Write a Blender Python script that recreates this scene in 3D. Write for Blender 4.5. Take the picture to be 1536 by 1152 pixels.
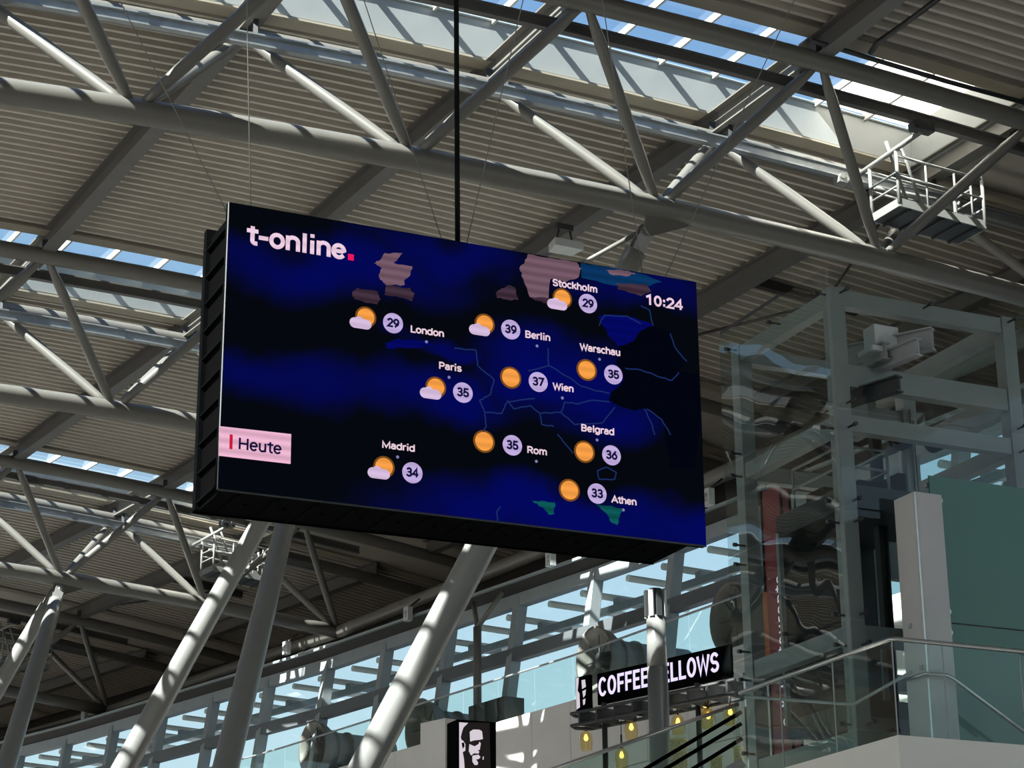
import bpy, math, random
import numpy as np
from mathutils import Matrix
random.seed(7)
V = lambda *a: np.array(a, float)
C = bpy.context.scene.collection
for o in list(bpy.data.objects): bpy.data.objects.remove(o, do_unlink=True)

# ---------------------------------------------------------------- camera
FOC, PITCH, ROLL, EYE = 3209.573, 0.338671, -0.0077697, 1.7
cp, sp, cr, sr = math.cos(PITCH), math.sin(PITCH), math.cos(ROLL), math.sin(ROLL)
UP = V(0, -sp, cp); RT = V(1, 0, 0)
cam = bpy.data.cameras.new('camera'); cam.sensor_width = 36; cam.lens = FOC / 1536 * 36
cam.clip_start = .5; cam.clip_end = 600
camo = bpy.data.objects.new('camera', cam); C.objects.link(camo)
cx = RT * cr + UP * sr; cy = -RT * sr + UP * cr; cz = -V(0, cp, sp)
camo.matrix_world = Matrix(((cx[0], cy[0], cz[0], 0), (cx[1], cy[1], cz[1], 0), (cx[2], cy[2], cz[2], EYE), (0, 0, 0, 1)))
bpy.context.scene.camera = camo
# ---------------------------------------------------------------- light
VS = bpy.context.scene.view_settings
VS.view_transform = 'Standard'; VS.look = 'None'; VS.exposure = 0.0; VS.gamma = 1; VS.use_curve_mapping = False
def lin(c):
    return tuple(((x / 255) / 12.92 if x / 255 <= .04045 else ((x / 255 + .055) / 1.055) ** 2.4) for x in c)
SUN_DIR = (1.0, .355, -.95)          # along the trusses, across them, down
SUN_POWER = 30.0
w = bpy.data.worlds.new('sky'); bpy.context.scene.world = w; w.use_nodes = True
nt = w.node_tree; nt.nodes.clear()
out = nt.nodes.new('ShaderNodeOutputWorld'); bg = nt.nodes.new('ShaderNodeBackground')
tc = nt.nodes.new('ShaderNodeTexCoord'); sx = nt.nodes.new('ShaderNodeSeparateXYZ'); rp = nt.nodes.new('ShaderNodeValToRGB')
mp = nt.nodes.new('ShaderNodeMapRange'); mp.inputs['From Min'].default_value = -1
nt.links.new(tc.outputs['Generated'], sx.inputs[0]); nt.links.new(sx.outputs['Z'], mp.inputs['Value'])
nt.links.new(mp.outputs[0], rp.inputs[0]); nt.links.new(rp.outputs[0], bg.inputs[0]); nt.links.new(bg.outputs[0], out.inputs[0])
el = rp.color_ramp.elements
el[0].position = 0; el[0].color = (*lin((120, 116, 108)), 1)
el[1].position = 1; el[1].color = (*lin((92, 140, 205)), 1)
for p, c in ((.495, (120, 116, 108)), (.505, (226, 244, 250)), (.58, (214, 242, 252)), (.64, (190, 224, 246)), (.72, (150, 192, 234)), (.8, (128, 174, 226))):
    e = el.new(p); e.color = (*lin(c), 1)
bg.inputs[1].default_value = 1.0

# ---------------------------------------------------------------- geometry of the hall
Z = V(0, 0, 1); EY = V(0, 0, EYE)
AS = V(math.cos(.4302985), math.sin(.4302985), 0); BS = V(-AS[1], AS[0], 0)     # screen and lift: along, away
def ray(px, py):
    X = (px - 768) / FOC; U = (576 - py) / FOC
    x = X * cr - U * sr; u = X * sr + U * cr
    return V(x, cp - u * sp, sp + u * cp)
def onplane(px, py, P, n):
    r = ray(px, py); return EY + r * (((P - EY) @ n) / (r @ n))
def at(px, py, d):
    r = ray(px, py); return EY + r / np.linalg.norm(r) * d
def onz(px, py, z): return onplane(px, py, V(0, 0, z), Z)
def unit(v): return v / np.linalg.norm(v)
DA, STEP, YB, DYB, YAW, DYA, E0 = 4.628964, 15.601768, .481886, .0629638, .4717964, .0902778, (10.775292, 37.76509)
HT, WT = 2.55, 1.71
def fr(u):
    E = V(*E0, 0); n = math.floor(u)
    st = lambda t: STEP * V(-math.sin(t), math.cos(t), 0)
    if n >= 0:
        for j in range(n): E = E + st(YB + (j + .5) * DYB)
    else:
        for j in range(-1, n - 1, -1): E = E - st(YB + (j + .5) * DYB)
    E = E + st(YB + (n + .5) * DYB) * (u - n)
    t = YB + u * DYB; ta = YAW + u * DYA
    return E, V(math.cos(ta), math.sin(ta), 0), V(-math.sin(t), math.cos(t), 0)
def zarc(k): return 16.7 - ((k - 1.762665) * DA) ** 2 * .00617756 / 2
def pt(i, k, b=0, dz=0):
    E, A, B = fr(i); p = E + A * ((k - 4) * DA) + B * b; p[2] = zarc(k) + dz
    return p
def fac(u, off=0, z=0):                  # point on the glazed end wall (it leans outwards with height)
    E, A, B = fr(u)
    p = E + A * (.42 - .75 * (u - 1) + .15 * (z - 15.3) + off); p[2] = z
    return p
def gal(u, off=0, z=0):                  # point on the upper gallery front
    E, A, B = fr(u); p = E + A * (-2.15 - .15 * (u - 1) + off); p[2] = z
    return p
_, A0, B0 = fr(0)
sd = unit(A0 * SUN_DIR[0] + B0 * SUN_DIR[1] + Z * SUN_DIR[2])
sl = bpy.data.lights.new('sun', 'SUN'); sl.energy = SUN_POWER; sl.angle = .009; sl.color = (1, .93, .80)
so = bpy.data.objects.new('sun', sl); C.objects.link(so)
from mathutils import Vector
so.rotation_euler = Vector(sd).to_track_quat('-Z', 'Y').to_euler(); so.location = (0, 0, 60)

# ---------------------------------------------------------------- materials
def mat(name, col, rough=.5, metal=0, noise=.06, nscale=8, emis=None, bump=0, spec=.5):
    m = bpy.data.materials.new(name); m.use_nodes = True
    n = m.node_tree; b = n.nodes['Principled BSDF']
    b.inputs['Roughness'].default_value = rough; b.inputs['Metallic'].default_value = metal
    b.inputs['Specular IOR Level'].default_value = spec
    c = lin(col)
    if noise:
        t = n.nodes.new('ShaderNodeTexCoord'); x = n.nodes.new('ShaderNodeTexNoise'); r = n.nodes.new('ShaderNodeValToRGB')
        x.inputs['Scale'].default_value = nscale; x.inputs['Detail'].default_value = 4
        n.links.new(t.outputs['Object'], x.inputs['Vector']); n.links.new(x.outputs['Fac'], r.inputs[0])
        r.color_ramp.elements[0].position = .3; r.color_ramp.elements[1].position = .7
        r.color_ramp.elements[0].color = (*[v * (1 - noise) for v in c], 1); r.color_ramp.elements[1].color = (*[min(1, v * (1 + noise)) for v in c], 1)
        n.links.new(r.outputs[0], b.inputs['Base Color'])
        if bump:
            bp = n.nodes.new('ShaderNodeBump'); bp.inputs['Strength'].default_value = bump; bp.inputs['Distance'].default_value = .02
            n.links.new(x.outputs['Fac'], bp.inputs['Height']); n.links.new(bp.outputs[0], b.inputs['Normal'])
    else: b.inputs['Base Color'].default_value = (*c, 1)
    if emis:
        b.inputs['Emission Color'].default_value = (*c, 1); b.inputs['Emission Strength'].default_value = emis
    return m
def glow(name, col, s=1.0, band=0):
    m = bpy.data.materials.new(name); m.use_nodes = True; n = m.node_tree; n.nodes.clear()
    o = n.nodes.new('ShaderNodeOutputMaterial'); e = n.nodes.new('ShaderNodeEmission')
    e.inputs[0].default_value = (*lin(col), 1); e.inputs[1].default_value = s
    n.links.new(e.outputs[0], o.inputs[0])
    if band:                                   # uneven LED rows
        t = n.nodes.new('ShaderNodeTexCoord'); wv = n.nodes.new('ShaderNodeTexWave'); r = n.nodes.new('ShaderNodeMapRange')
        wv.bands_direction = 'Z'; wv.inputs['Scale'].default_value = 3.2; wv.inputs['Distortion'].default_value = .6
        r.inputs['To Min'].default_value = s * (1 - band); r.inputs['To Max'].default_value = s * (1 + band * .3)
        n.links.new(t.outputs['Object'], wv.inputs['Vector']); n.links.new(wv.outputs['Fac'], r.inputs['Value']); n.links.new(r.outputs[0], e.inputs[1])
    return m
def glass(name, tint, refl=1.0, rough=0.0, wave=0, wscale=1.2, body=None, bodyfac=0):
    m = bpy.data.materials.new(name); m.use_nodes = True; n = m.node_tree; n.nodes.clear()
    o = n.nodes.new('ShaderNodeOutputMaterial'); t = n.nodes.new('ShaderNodeBsdfTransparent'); g = n.nodes.new('ShaderNodeBsdfGlossy')
    mx = n.nodes.new('ShaderNodeMixShader'); f = n.nodes.new('ShaderNodeFresnel'); f.inputs[0].default_value = 1.5
    mu = n.nodes.new('ShaderNodeMath'); mu.operation = 'MULTIPLY'; mu.inputs[1].default_value = refl; mu.use_clamp = True
    t.inputs[0].default_value = (*lin(tint), 1); g.inputs['Roughness'].default_value = rough
    ge = n.nodes.new('ShaderNodeNewGeometry'); io = n.nodes.new('ShaderNodeMapRange')      # same sheet from either side
    io.inputs['To Min'].default_value = 1.5; io.inputs['To Max'].default_value = 1 / 1.5
    n.links.new(ge.outputs['Backfacing'], io.inputs['Value']); n.links.new(io.outputs[0], f.inputs[0])
    n.links.new(f.outputs[0], mu.inputs[0]); n.links.new(mu.outputs[0], mx.inputs[0])
    base = t.outputs[0]
    if body:
        d = n.nodes.new('ShaderNodeBsdfDiffuse'); d.inputs[0].default_value = (*lin(body), 1)
        m2 = n.nodes.new('ShaderNodeMixShader'); m2.inputs[0].default_value = bodyfac
        n.links.new(t.outputs[0], m2.inputs[1]); n.links.new(d.outputs[0], m2.inputs[2]); base = m2.outputs[0]
    n.links.new(base, mx.inputs[1]); n.links.new(g.outputs[0], mx.inputs[2]); n.links.new(mx.outputs[0], o.inputs[0])
    if wave:
        tcn = n.nodes.new('ShaderNodeTexCoord'); x = n.nodes.new('ShaderNodeTexNoise'); bp = n.nodes.new('ShaderNodeBump')
        x.inputs['Scale'].default_value = wscale; x.inputs['Detail'].default_value = 1
        bp.inputs['Strength'].default_value = 1; bp.inputs['Distance'].default_value = wave
        n.links.new(tcn.outputs['Object'], x.inputs['Vector']); n.links.new(x.outputs['Fac'], bp.inputs['Height'])
        n.links.new(bp.outputs[0], g.inputs['Normal'])
    return m
M = dict(
    tube=mat('painted steel tube', (101, 99, 94), .38, 0, .05, 3),
    leg=mat('silver grey column paint', (128, 128, 126), .34, .15, .04, 2),
    beam=mat('dark grey beam paint', (88, 86, 84), .5, 0, .08, 3),
    rail=mat('galvanised rail', (150, 154, 156), .35, .5, .1, 6),
    deck=mat('trapezoid roof sheet', (178, 171, 159), .55, 0, .05, 2),
    beige=mat('beige fascia sheet', (150, 142, 126), .55, 0, .06, 2),
    curb=mat('white curb panel', (142, 146, 146), .6, 0, .03, 2),
    white=mat('white glazing bar', (186, 187, 183), .4, 0, .03, 4),
    sky=glass('skylight glass', (226, 238, 248), .8),
    gond=mat('gondola paint', (128, 129, 126), .4, .1, .05, 4),
    pale=mat('white canopy paint', (236, 236, 230), .5, 0, .03, 3),
    opal=glass('opal skylight sheet', (250, 248, 238), .6, .1, body=(245, 245, 240), bodyfac=.0),
    pane=glass('facade glass', (238, 248, 250), .8),
    cross=mat('mid grey beam paint', (104, 101, 95), .45, 0, .05, 3),
    bal=glass('balustrade glass', (232, 246, 242), .9, 0, .003, .8),
    lift=glass('lift glass', (218, 232, 231), 1.6, 0, .010, .8),
    liftf=glass('lift front glass', (226, 235, 234), .8, 0, .006, .8),
    green=glass('frosted green glass', (90, 140, 125), 1.1, .02, .006, .9, (78, 122, 106), .8),
    lsteel=mat('lift frame paint', (150, 150, 150), .4, .1, .05, 4),
    black=mat('black sheet metal', (4, 5, 6), .8, 0, .15, 5, spec=.02),
    blacker=mat('black rubber', (3, 3, 3), .8, 0, .1, 5, spec=.02),
    char=mat('charcoal paint', (46, 48, 50), .5, 0, .1, 4),
    mull=mat('facade mullion paint', (142, 150, 154), .45, .1, .05, 3),
    trans=mat('facade transom paint', (88, 92, 96), .45, .1, .05, 3),
    gut=mat('dark soffit', (44, 42, 41), .7, 0, .12, 2),
    wall=mat('pale wall panel', (222, 218, 216), .6, 0, .03, 1.5),
    slab=mat('white slab edge', (222, 216, 206), .6, 0, .04, 1.5),
    pil=mat('grey pillar sheet', (184, 179, 178), .5, .1, .04, 2),
    steel=mat('brushed stainless', (190, 188, 182), .28, .9, .06, 10),
    fan=mat('grey duct paint', (112, 108, 104), .5, .1, .08, 3),
    floor=mat('pale terrazzo', (146, 145, 143), .4, 0, .1, 4),
    ground=mat('concrete apron', (160, 156, 150), .8, 0, .1, 2),
    red=mat('dark red banner', (122, 36, 44), .5, 0, .06, 3),
    orange=mat('orange panel', (200, 110, 60), .5, 0, .06, 3),
    wire=mat('steel wire', (120, 118, 112), .6, 0, 0),
    cable=mat('dark cable sleeve', (20, 24, 23), .7, 0, .2, 6, spec=.1),
    box=mat('pale housing', (186, 190, 190), .5, 0, .05, 4),
    wicker=mat('woven basket', (190, 178, 140), .8, 0, .35, 30, bump=.6),
    cap=glass('mast prism', (150, 158, 156), 1.5),
    amber=glass('amber glass', (250, 238, 196), 1.2, .02),
    bulb=glow('lamp filament', (255, 214, 140), 2.2),
    pink=glow('led pink white', (238, 206, 226), 1.0, .12),
    txt=glow('led text', (236, 208, 222), 1.0, .08),
    heute=glow('led pink panel', (236, 182, 208), 1.0, .2),
    magenta=glow('led magenta', (236, 22, 92), 1.0),
    redl=glow('led red', (206, 24, 56), 1.0),
    orangel=glow('led orange', (248, 160, 72), 1.0, .14),
    ring=glow('led orange rim', (120, 74, 26), 1.0),
    cloud=glow('led cloud lilac', (214, 188, 222), 1.0, .12),
    badge=glow('led badge lilac', (192, 172, 222), 1.0, .12),
    navy=glow('led navy digit', (20, 18, 58), 1.0),
    land=glow('led land mauve', (116, 88, 102), 1.0, .25),
    land2=glow('led land dim', (66, 48, 62), 1.0, .4),
    blue=glow('led land blue', (4, 8, 96), 1.0, .15),
    dark=glow('led night land', (2, 5, 16), 1.0),
    teal=glow('led teal sea', (10, 52, 96), 1.0, .2),
    greenl=glow('led green land', (12, 86, 86), 1.0, .3),
    border=glow('led border line', (26, 44, 98), 1.0),
    dot=glow('led town dot', (128, 128, 176), 1.0),
    letter=glow('lit letter', (226, 216, 255), 1.15),
    face=glow('lit face panel', (214, 204, 214), 1.0),
)
_n = M['opal'].node_tree; _t = _n.nodes.new('ShaderNodeBsdfTranslucent'); _t.inputs[0].default_value = (.85, .84, .78, 1)
for _l in list(_n.links):
    if _l.from_node.type == 'BSDF_TRANSPARENT': _d = _l.to_socket; _n.links.remove(_l); _n.links.new(_t.outputs[0], _d)
# LED screen picture: near black with broad navy glows
def screen_mat():
    m = bpy.data.materials.new('led screen'); m.use_nodes = True; n = m.node_tree; n.nodes.clear(); L = n.links.new
    o = n.nodes.new('ShaderNodeOutputMaterial'); e = n.nodes.new('ShaderNodeEmission'); L(e.outputs[0], o.inputs[0])
    tcn = n.nodes.new('ShaderNodeTexCoord'); acc = None
    nz = n.nodes.new('ShaderNodeTexNoise'); nz.inputs['Scale'].default_value = .9; nz.inputs['Detail'].default_value = 3
    L(tcn.outputs['Object'], nz.inputs['Vector'])
    off = n.nodes.new('ShaderNodeVectorMath'); off.operation = 'MULTIPLY_ADD'
    L(nz.outputs['Color'], off.inputs[0]); off.inputs[1].default_value = (.35, .35, .35); off.inputs[2].default_value = (-.175, -.175, -.175)
    ad = n.nodes.new('ShaderNodeVectorMath'); L(tcn.outputs['UV'], ad.inputs[0]); L(off.outputs[0], ad.inputs[1])
    for (u, v, ru, rv, s) in ((.22, .84, .34, .13, .75), (.46, .94, .24, .12, .65), (.12, .40, .34, .13, .6), (.40, .42, .26, .12, .75), (.66, .55, .24, .17, .85), (.80, .44, .20, .12, .75), (.70, .03, .46, .13, .9), (.95, .06, .22, .12, .8), (.90, .92, .26, .10, .55), (.42, .60, .09, .05, .7)):
        mpn = n.nodes.new('ShaderNodeMapping'); mpn.vector_type = 'POINT'
        mpn.inputs['Location'].default_value = (-u / ru, -v / rv, 0); mpn.inputs['Scale'].default_value = (1 / ru, 1 / rv, 0)
        L(ad.outputs[0], mpn.inputs[0])
        ln = n.nodes.new('ShaderNodeVectorMath'); ln.operation = 'LENGTH'; L(mpn.outputs[0], ln.inputs[0])
        mr = n.nodes.new('ShaderNodeMapRange'); mr.interpolation_type = 'SMOOTHSTEP'
        mr.inputs['From Min'].default_value = .15; mr.inputs['From Max'].default_value = 1.15; mr.inputs['To Min'].default_value = s; mr.inputs['To Max'].default_value = 0
        L(ln.outputs['Value'], mr.inputs['Value'])
        if acc is None: acc = mr.outputs[0]
        else:
            mx = n.nodes.new('ShaderNodeMath'); mx.operation = 'MAXIMUM'; L(acc, mx.inputs[0]); L(mr.outputs[0], mx.inputs[1]); acc = mx.outputs[0]
    r = n.nodes.new('ShaderNodeValToRGB'); L(acc, r.inputs[0])
    r.color_ramp.elements[0].color = (*lin((5, 8, 14)), 1); r.color_ramp.elements[1].color = (*lin((3, 8, 98)), 1)
    L(r.outputs[0], e.inputs[0])
    return m
M['screen'] = screen_mat()

# ---------------------------------------------------------------- mesh building
LOC = {}
def frame_of(d, up=Z):
    d = unit(d); s = np.cross(d, up)
    if np.linalg.norm(s) < 1e-4: s = np.cross(d, V(1, 0, 0))
    s = unit(s); return d, s, np.cross(s, d)
class MB:
    def __init__(self): self.v = []; self.f = []; self.s = []
    def add(self, vs, fs, smooth=False):
        o = len(self.v); self.v += [tuple(map(float, p)) for p in vs]
        self.f += [tuple(i + o for i in f) for f in fs]; self.s += [smooth] * len(fs); return self
    def box(self, c, x, y, z):           # centre and three half axes
        vs = [c + x * i + y * j + z * k for k in (-1, 1) for j in (-1, 1) for i in (-1, 1)]
        fs = [(0, 2, 3, 1), (4, 5, 7, 6), (0, 1, 5, 4), (2, 6, 7, 3), (0, 4, 6, 2), (1, 3, 7, 5)]
        if np.dot(np.cross(x, y), z) < 0: fs = [f[::-1] for f in fs]
        return self.add(vs, fs)
    def beam(self, a, b, w, h, up=Z):
        d, s, u = frame_of(b - a, up)
        return self.box((a + b) / 2, s * w / 2, (b - a) / 2, u * h / 2)
    def ibeam(self, a, b, w, h, tf=.03, tw=.03, up=Z):
        d, s, u = frame_of(b - a, up)
        self.box((a + b) / 2 + u * (h / 2 - tf / 2), s * w / 2, (b - a) / 2, u * tf / 2)
        self.box((a + b) / 2 - u * (h / 2 - tf / 2), s * w / 2, (b - a) / 2, u * tf / 2)
        return self.box((a + b) / 2, s * tw / 2, (b - a) / 2, u * (h / 2 - tf))
    def tube(self, path, r, n=12, cap=True):
        path = [np.array(p, float) for p in path]; m = len(path)
        rs = [r] * m if np.isscalar(r) else list(r)
        t0 = unit(path[1] - path[0]); _, s, u = frame_of(t0)
        vs = []
        for i, p in enumerate(path):
            t = unit((path[min(i + 1, m - 1)] - path[max(i - 1, 0)]))
            s = s - t * (s @ t); s = unit(s); u = np.cross(s, t)
            vs += [p + (s * math.cos(2 * math.pi * j / n) + u * math.sin(2 * math.pi * j / n)) * rs[i] for j in range(n)]
        fs = [(i * n + j, i * n + (j + 1) % n, (i + 1) * n + (j + 1) % n, (i + 1) * n + j) for i in range(m - 1) for j in range(n)]
        self.add(vs, fs, True)
        if cap:
            o = len(self.v) - m * n
            self.f += [tuple(o + j for j in range(n))[::-1], tuple(o + (m - 1) * n + j for j in range(n))]; self.s += [False, False]
        return self
    def lathe(self, prof, org, axis, n=24):          # prof: (distance along axis, radius)
        d, s, u = frame_of(axis)
        vs = [org + d * z + (s * math.cos(2 * math.pi * j / n) + u * math.sin(2 * math.pi * j / n)) * r for z, r in prof for j in range(n)]
        fs = [(i * n + j, i * n + (j + 1) % n, (i + 1) * n + (j + 1) % n, (i + 1) * n + j) for i in range(len(prof) - 1) for j in range(n)]
        return self.add(vs, fs, True)
    def prism(self, poly, e):
        n = len(poly); poly = [np.array(p, float) for p in poly]
        vs = poly + [p + e for p in poly]
        fs = [tuple(range(n))[::-1], tuple(range(n, 2 * n))] + [(i, (i + 1) % n, n + (i + 1) % n, n + i) for i in range(n)]
        nrm = sum((np.cross(poly[i] - poly[0], poly[i + 1] - poly[0]) for i in range(1, n - 1)), V(0, 0, 0))
        if nrm @ e < 0: fs = [f[::-1] for f in fs]
        return self.add(vs, fs)
    def build(self, name, m, parent=None, org=None):
        if parent is not None: base = LOC[parent]
        else:
            a = np.array(self.v); base = org if org is not None else V((a[:, 0].min() + a[:, 0].max()) / 2, (a[:, 1].min() + a[:, 1].max()) / 2, a[:, 2].min())
        me = bpy.data.meshes.new(name)
        me.from_pydata([tuple(np.array(p) - base) for p in self.v], [], self.f)
        me.materials.append(M[m] if isinstance(m, str) else m)
        me.polygons.foreach_set('use_smooth', self.s); me.update()
        o = bpy.data.objects.new(name, me); C.objects.link(o)
        if parent is not None: o.parent = parent
        else: o.location = base
        LOC[o] = base
        return o
def thing(name, label, cat, loc, group=None):
    o = bpy.data.objects.new(name, None); C.objects.link(o); o.location = loc; o.empty_display_size = .2
    LOC[o] = np.array(loc, float); o['label'] = label; o['category'] = cat
    if group: o['group'] = group
    return o
def tag(o, label, cat, group=None):
    o['label'] = label; o['category'] = cat
    if group: o['group'] = group
    return o
def struct(o, label=None, cat=None):
    o['kind'] = 'structure'
    if label: o['label'] = label
    if cat: o['category'] = cat
    return o
def sroot(name, loc, label, cat):
    o = thing(name, label, cat, loc); o['kind'] = 'structure'; return o
# ---------------------------------------------------------------- stroke lettering (cap height 1)
def arc(x, y, rx, ry, a0, a1, n=10):
    return [(x + rx * math.cos(math.radians(a0 + (a1 - a0) * j / n)), y + ry * math.sin(math.radians(a0 + (a1 - a0) * j / n))) for j in range(n + 1)]
XH = .74
_bowl = lambda x: arc(x, XH / 2, .25, XH / 2, 0, 360, 20)
GL = {                                    # advance width, strokes
 'a': (.60, [arc(.27, .52, .2, .22, 150, 0) + [(.47, 0)], arc(.25, .21, .2, .21, 90, 270) + [(.3, 0), (.47, .12)], [(.25, .42), (.47, .42)]]),
 'c': (.56, [arc(.3, XH / 2, .25, XH / 2, 50, 310, 16)]),
 'd': (.63, [_bowl(.28), [(.53, 0), (.53, 1.04)]]),
 'e': (.60, [[(.05, .38), (.53, .38)] + arc(.29, XH / 2, .24, XH / 2, 0, 315, 18)]),
 'g': (.63, [_bowl(.28), [(.53, XH)] + [(.53, -.05)] + arc(.29, -.05, .24, .23, 0, -150)]),
 'h': (.62, [[(.08, 0), (.08, 1.04)], arc(.3, .48, .22, .26, 180, 0) + [(.52, 0)]]),
 'i': (.28, [[(.13, 0), (.13, XH - .06)], [(.13, 1.0), (.13, 1.07)]]),
 'k': (.58, [[(.08, 0), (.08, 1.04)], [(.46, XH), (.1, .3)], [(.22, .43), (.5, 0)]]),
 'l': (.28, [[(.13, 0), (.13, 1.04)]]),
 'm': (.96, [[(.08, 0), (.08, XH)], arc(.27, .5, .19, .24, 180, 0) + [(.46, 0)], arc(.65, .5, .19, .24, 180, 0) + [(.84, 0)]]),
 'n': (.62, [[(.08, 0), (.08, XH)], arc(.3, .48, .22, .26, 180, 0) + [(.52, 0)]]),
 'o': (.63, [_bowl(.3)]),
 'p': (.63, [[(.08, -.26), (.08, XH)], _bowl(.33)]),
 'r': (.40, [[(.08, 0), (.08, XH)], arc(.3, .46, .22, .28, 180, 75)]),
 's': (.55, [arc(.27, .55, .19, .18, 35, 250) + arc(.27, .19, .21, .19, 80, -150)]),
 't': (.40, [[(.19, .95), (.19, .17)] + arc(.33, .17, .14, .17, 180, 280), [(.0, XH), (.38, XH)]]),
 'u': (.62, [[(.08, XH), (.08, .25)] + arc(.29, .25, .21, .25, 180, 360) + [(.5, .25), (.5, XH)], [(.5, 0), (.5, XH)]]),
 'A': (.78, [[(.02, 0), (.38, 1), (.74, 0)], [(.15, .33), (.61, .33)]]),
 'B': (.72, [[(.1, 0), (.1, 1), (.36, 1)] + arc(.38, .76, .22, .24, 90, -90) + [(.1, .52)], [(.36, .52)] + arc(.38, .26, .25, .26, 90, -90) + [(.1, 0)]]),
 'C': (.72, [arc(.38, .5, .3, .5, 45, 315, 18)]),
 'E': (.62, [[(.56, 1), (.1, 1), (.1, 0), (.57, 0)], [(.1, .52), (.5, .52)]]),
 'F': (.60, [[(.56, 1), (.1, 1), (.1, 0)], [(.1, .5), (.5, .5)]]),
 'H': (.80, [[(.1, 0), (.1, 1)], [(.68, 0), (.68, 1)], [(.1, .52), (.68, .52)]]),
 'L': (.60, [[(.1, 1), (.1, 0), (.56, 0)]]),
 'M': (.98, [[(.1, 0), (.1, 1), (.48, .12), (.86, 1), (.86, 0)]]),
 'O': (.80, [arc(.39, .5, .3, .5, 0, 360, 24)]),
 'P': (.70, [[(.1, 0), (.1, 1), (.38, 1)] + arc(.38, .72, .24, .28, 90, -90) + [(.1, .44)]]),
 'R': (.72, [[(.1, 0), (.1, 1), (.38, 1)] + arc(.38, .74, .24, .26, 90, -90) + [(.1, .48)], [(.36, .48), (.64, 0)]]),
 'S': (.68, [arc(.34, .74, .25, .26, 30, 250) + arc(.34, .25, .27, .25, 75, -150)]),
 'W': (1.0, [[(.02, 1), (.25, 0), (.49, .95), (.73, 0), (.96, 1)]]),
 '0': (.64, [arc(.31, .5, .24, .5, 0, 360, 22)]), '1': (.64, [[(.1, .8), (.36, 1), (.36, 0)]]),
 '2': (.64, [arc(.31, .72, .24, .28, 165, -35) + [(.06, 0), (.58, 0)]]),
 '3': (.64, [arc(.3, .76, .22, .24, 150, -90) + arc(.3, .26, .25, .26, 90, -150)]),
 '4': (.64, [[(.46, 0), (.46, 1), (.04, .28), (.6, .28)]]),
 '5': (.64, [[(.52, 1), (.15, 1), (.1, .5)] + arc(.3, .3, .25, .3, 110, -150)]),
 '6': (.64, [[(.45, 1)] + arc(.31, .32, .24, .32, 150, 510, 20)]),
 '7': (.62, [[(.05, 1), (.56, 1), (.22, 0)]]),
 '9': (.64, [arc(.31, .68, .24, .32, 0, 360, 20), [(.55, .66), (.5, .3), (.2, 0)]]),
 '&': (.78, [[(.7, 0), (.2, .66)] + arc(.34, .8, .17, .2, 200, -20) + [(.2, .42)] + arc(.3, .24, .22, .24, 130, 290) + [(.62, .45)]]),
 ':': (.30, [[(.14, .06), (.14, .2)], [(.14, .56), (.14, .70)]]), '.': (.28, [[(.13, 0), (.13, .1)]]), '-': (.44, [[(.06, .40), (.36, .40)]]), ' ': (.3, []),
}
def strokes(mb, s, org, xd, yd, cap, width=None, wt=.18, track=.05, align='LEFT'):
    """flat lettering: baseline origin, unit axes, cap height, overall width and stroke weight"""
    adv = 0; L = []
    for ch in s:
        wd, st = GL[ch]
        for p in st: L.append([(x + adv, y) for x, y in p])
        adv += wd + track
    xs = [x for p in L for x, y in p]; x0, x1 = min(xs), max(xs)
    kx = cap if width is None else (width - wt * cap) / (x1 - x0)
    h = cap * (1 - wt); hw = wt * cap / 2
    off = {'LEFT': 0, 'CENTER': -((x1 - x0) * kx / 2 + hw)}[align]
    for p in L:
        P = [np.array((((x - x0) * kx + hw + off), y * h + hw)) for x, y in p]
        P = [P[0]] + [v for u_, v in zip(P[:-1], P[1:]) if np.linalg.norm(v - u_) > 1e-4]; n = len(P); l = []; r = []
        closed = np.linalg.norm(P[0] - P[-1]) < 1e-6
        for i in range(n):
            a = P[i] - P[i - 1] if i else (P[-1] - P[-2] if closed else P[1] - P[0]); b = P[i + 1] - P[i] if i < n - 1 else (P[1] - P[0] if closed else P[-1] - P[-2])
            a = a / np.linalg.norm(a); b = b / np.linalg.norm(b); t = a + b
            m = np.array((-b[1], b[0])) if np.linalg.norm(t) < .2 else np.array((-t[1], t[0])) / np.linalg.norm(t)
            q = hw / max(.45, abs(m @ np.array((-b[1], b[0])))); e = np.zeros(2)
            if not closed and i == 0: e = -b * hw * .6
            if not closed and i == n - 1: e = a * hw * .6
            l.append(P[i] + m * q + e); r.append(P[i] - m * q + e)
        vs = [org + xd * v[0] + yd * v[1] for v in l + r]
        mb.add(vs, [(i, n + i, n + i + 1, i + 1) for i in range(n - 1)])
    return mb
def ring(c, x, y, r, n=28): return [c + x * r * math.cos(2 * math.pi * j / n) + y * r * math.sin(2 * math.pi * j / n) for j in range(n)]

# ================================================================ roof and setting
KM, KP = -3, 4
floor = MB().box(V(0, 35, -.15), V(70, 0, 0), V(0, 85, 0), V(0, 0, .15)).build('floor', 'floor')
struct(floor, 'pale terrazzo floor of the hall, below the view', 'floor')
mb = MB()
for u0, u1 in zip([-3 + .5 * j for j in range(16)][:-1], [-3 + .5 * j for j in range(16)][1:]):
    a, b = pt(u0, -7.5), pt(u1, -7.5); a[2] = b[2] = 0
    mb.prism([a, b, b + Z * 6, a + Z * 6], -fr(u0)[1] * .3)
struct(mb.build('wall_left', 'wall'), 'pale side wall of the hall, left of the view', 'wall')
a, b = pt(-2.9, -7.5), pt(-2.9, 5); a[2] = b[2] = 0
struct(MB().prism([a, b, b + Z * 17, a + Z * 17], -fr(-2.9)[2] * .3).build('wall_back', 'wall'), 'pale wall of the hall far behind the viewpoint', 'wall')
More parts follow.
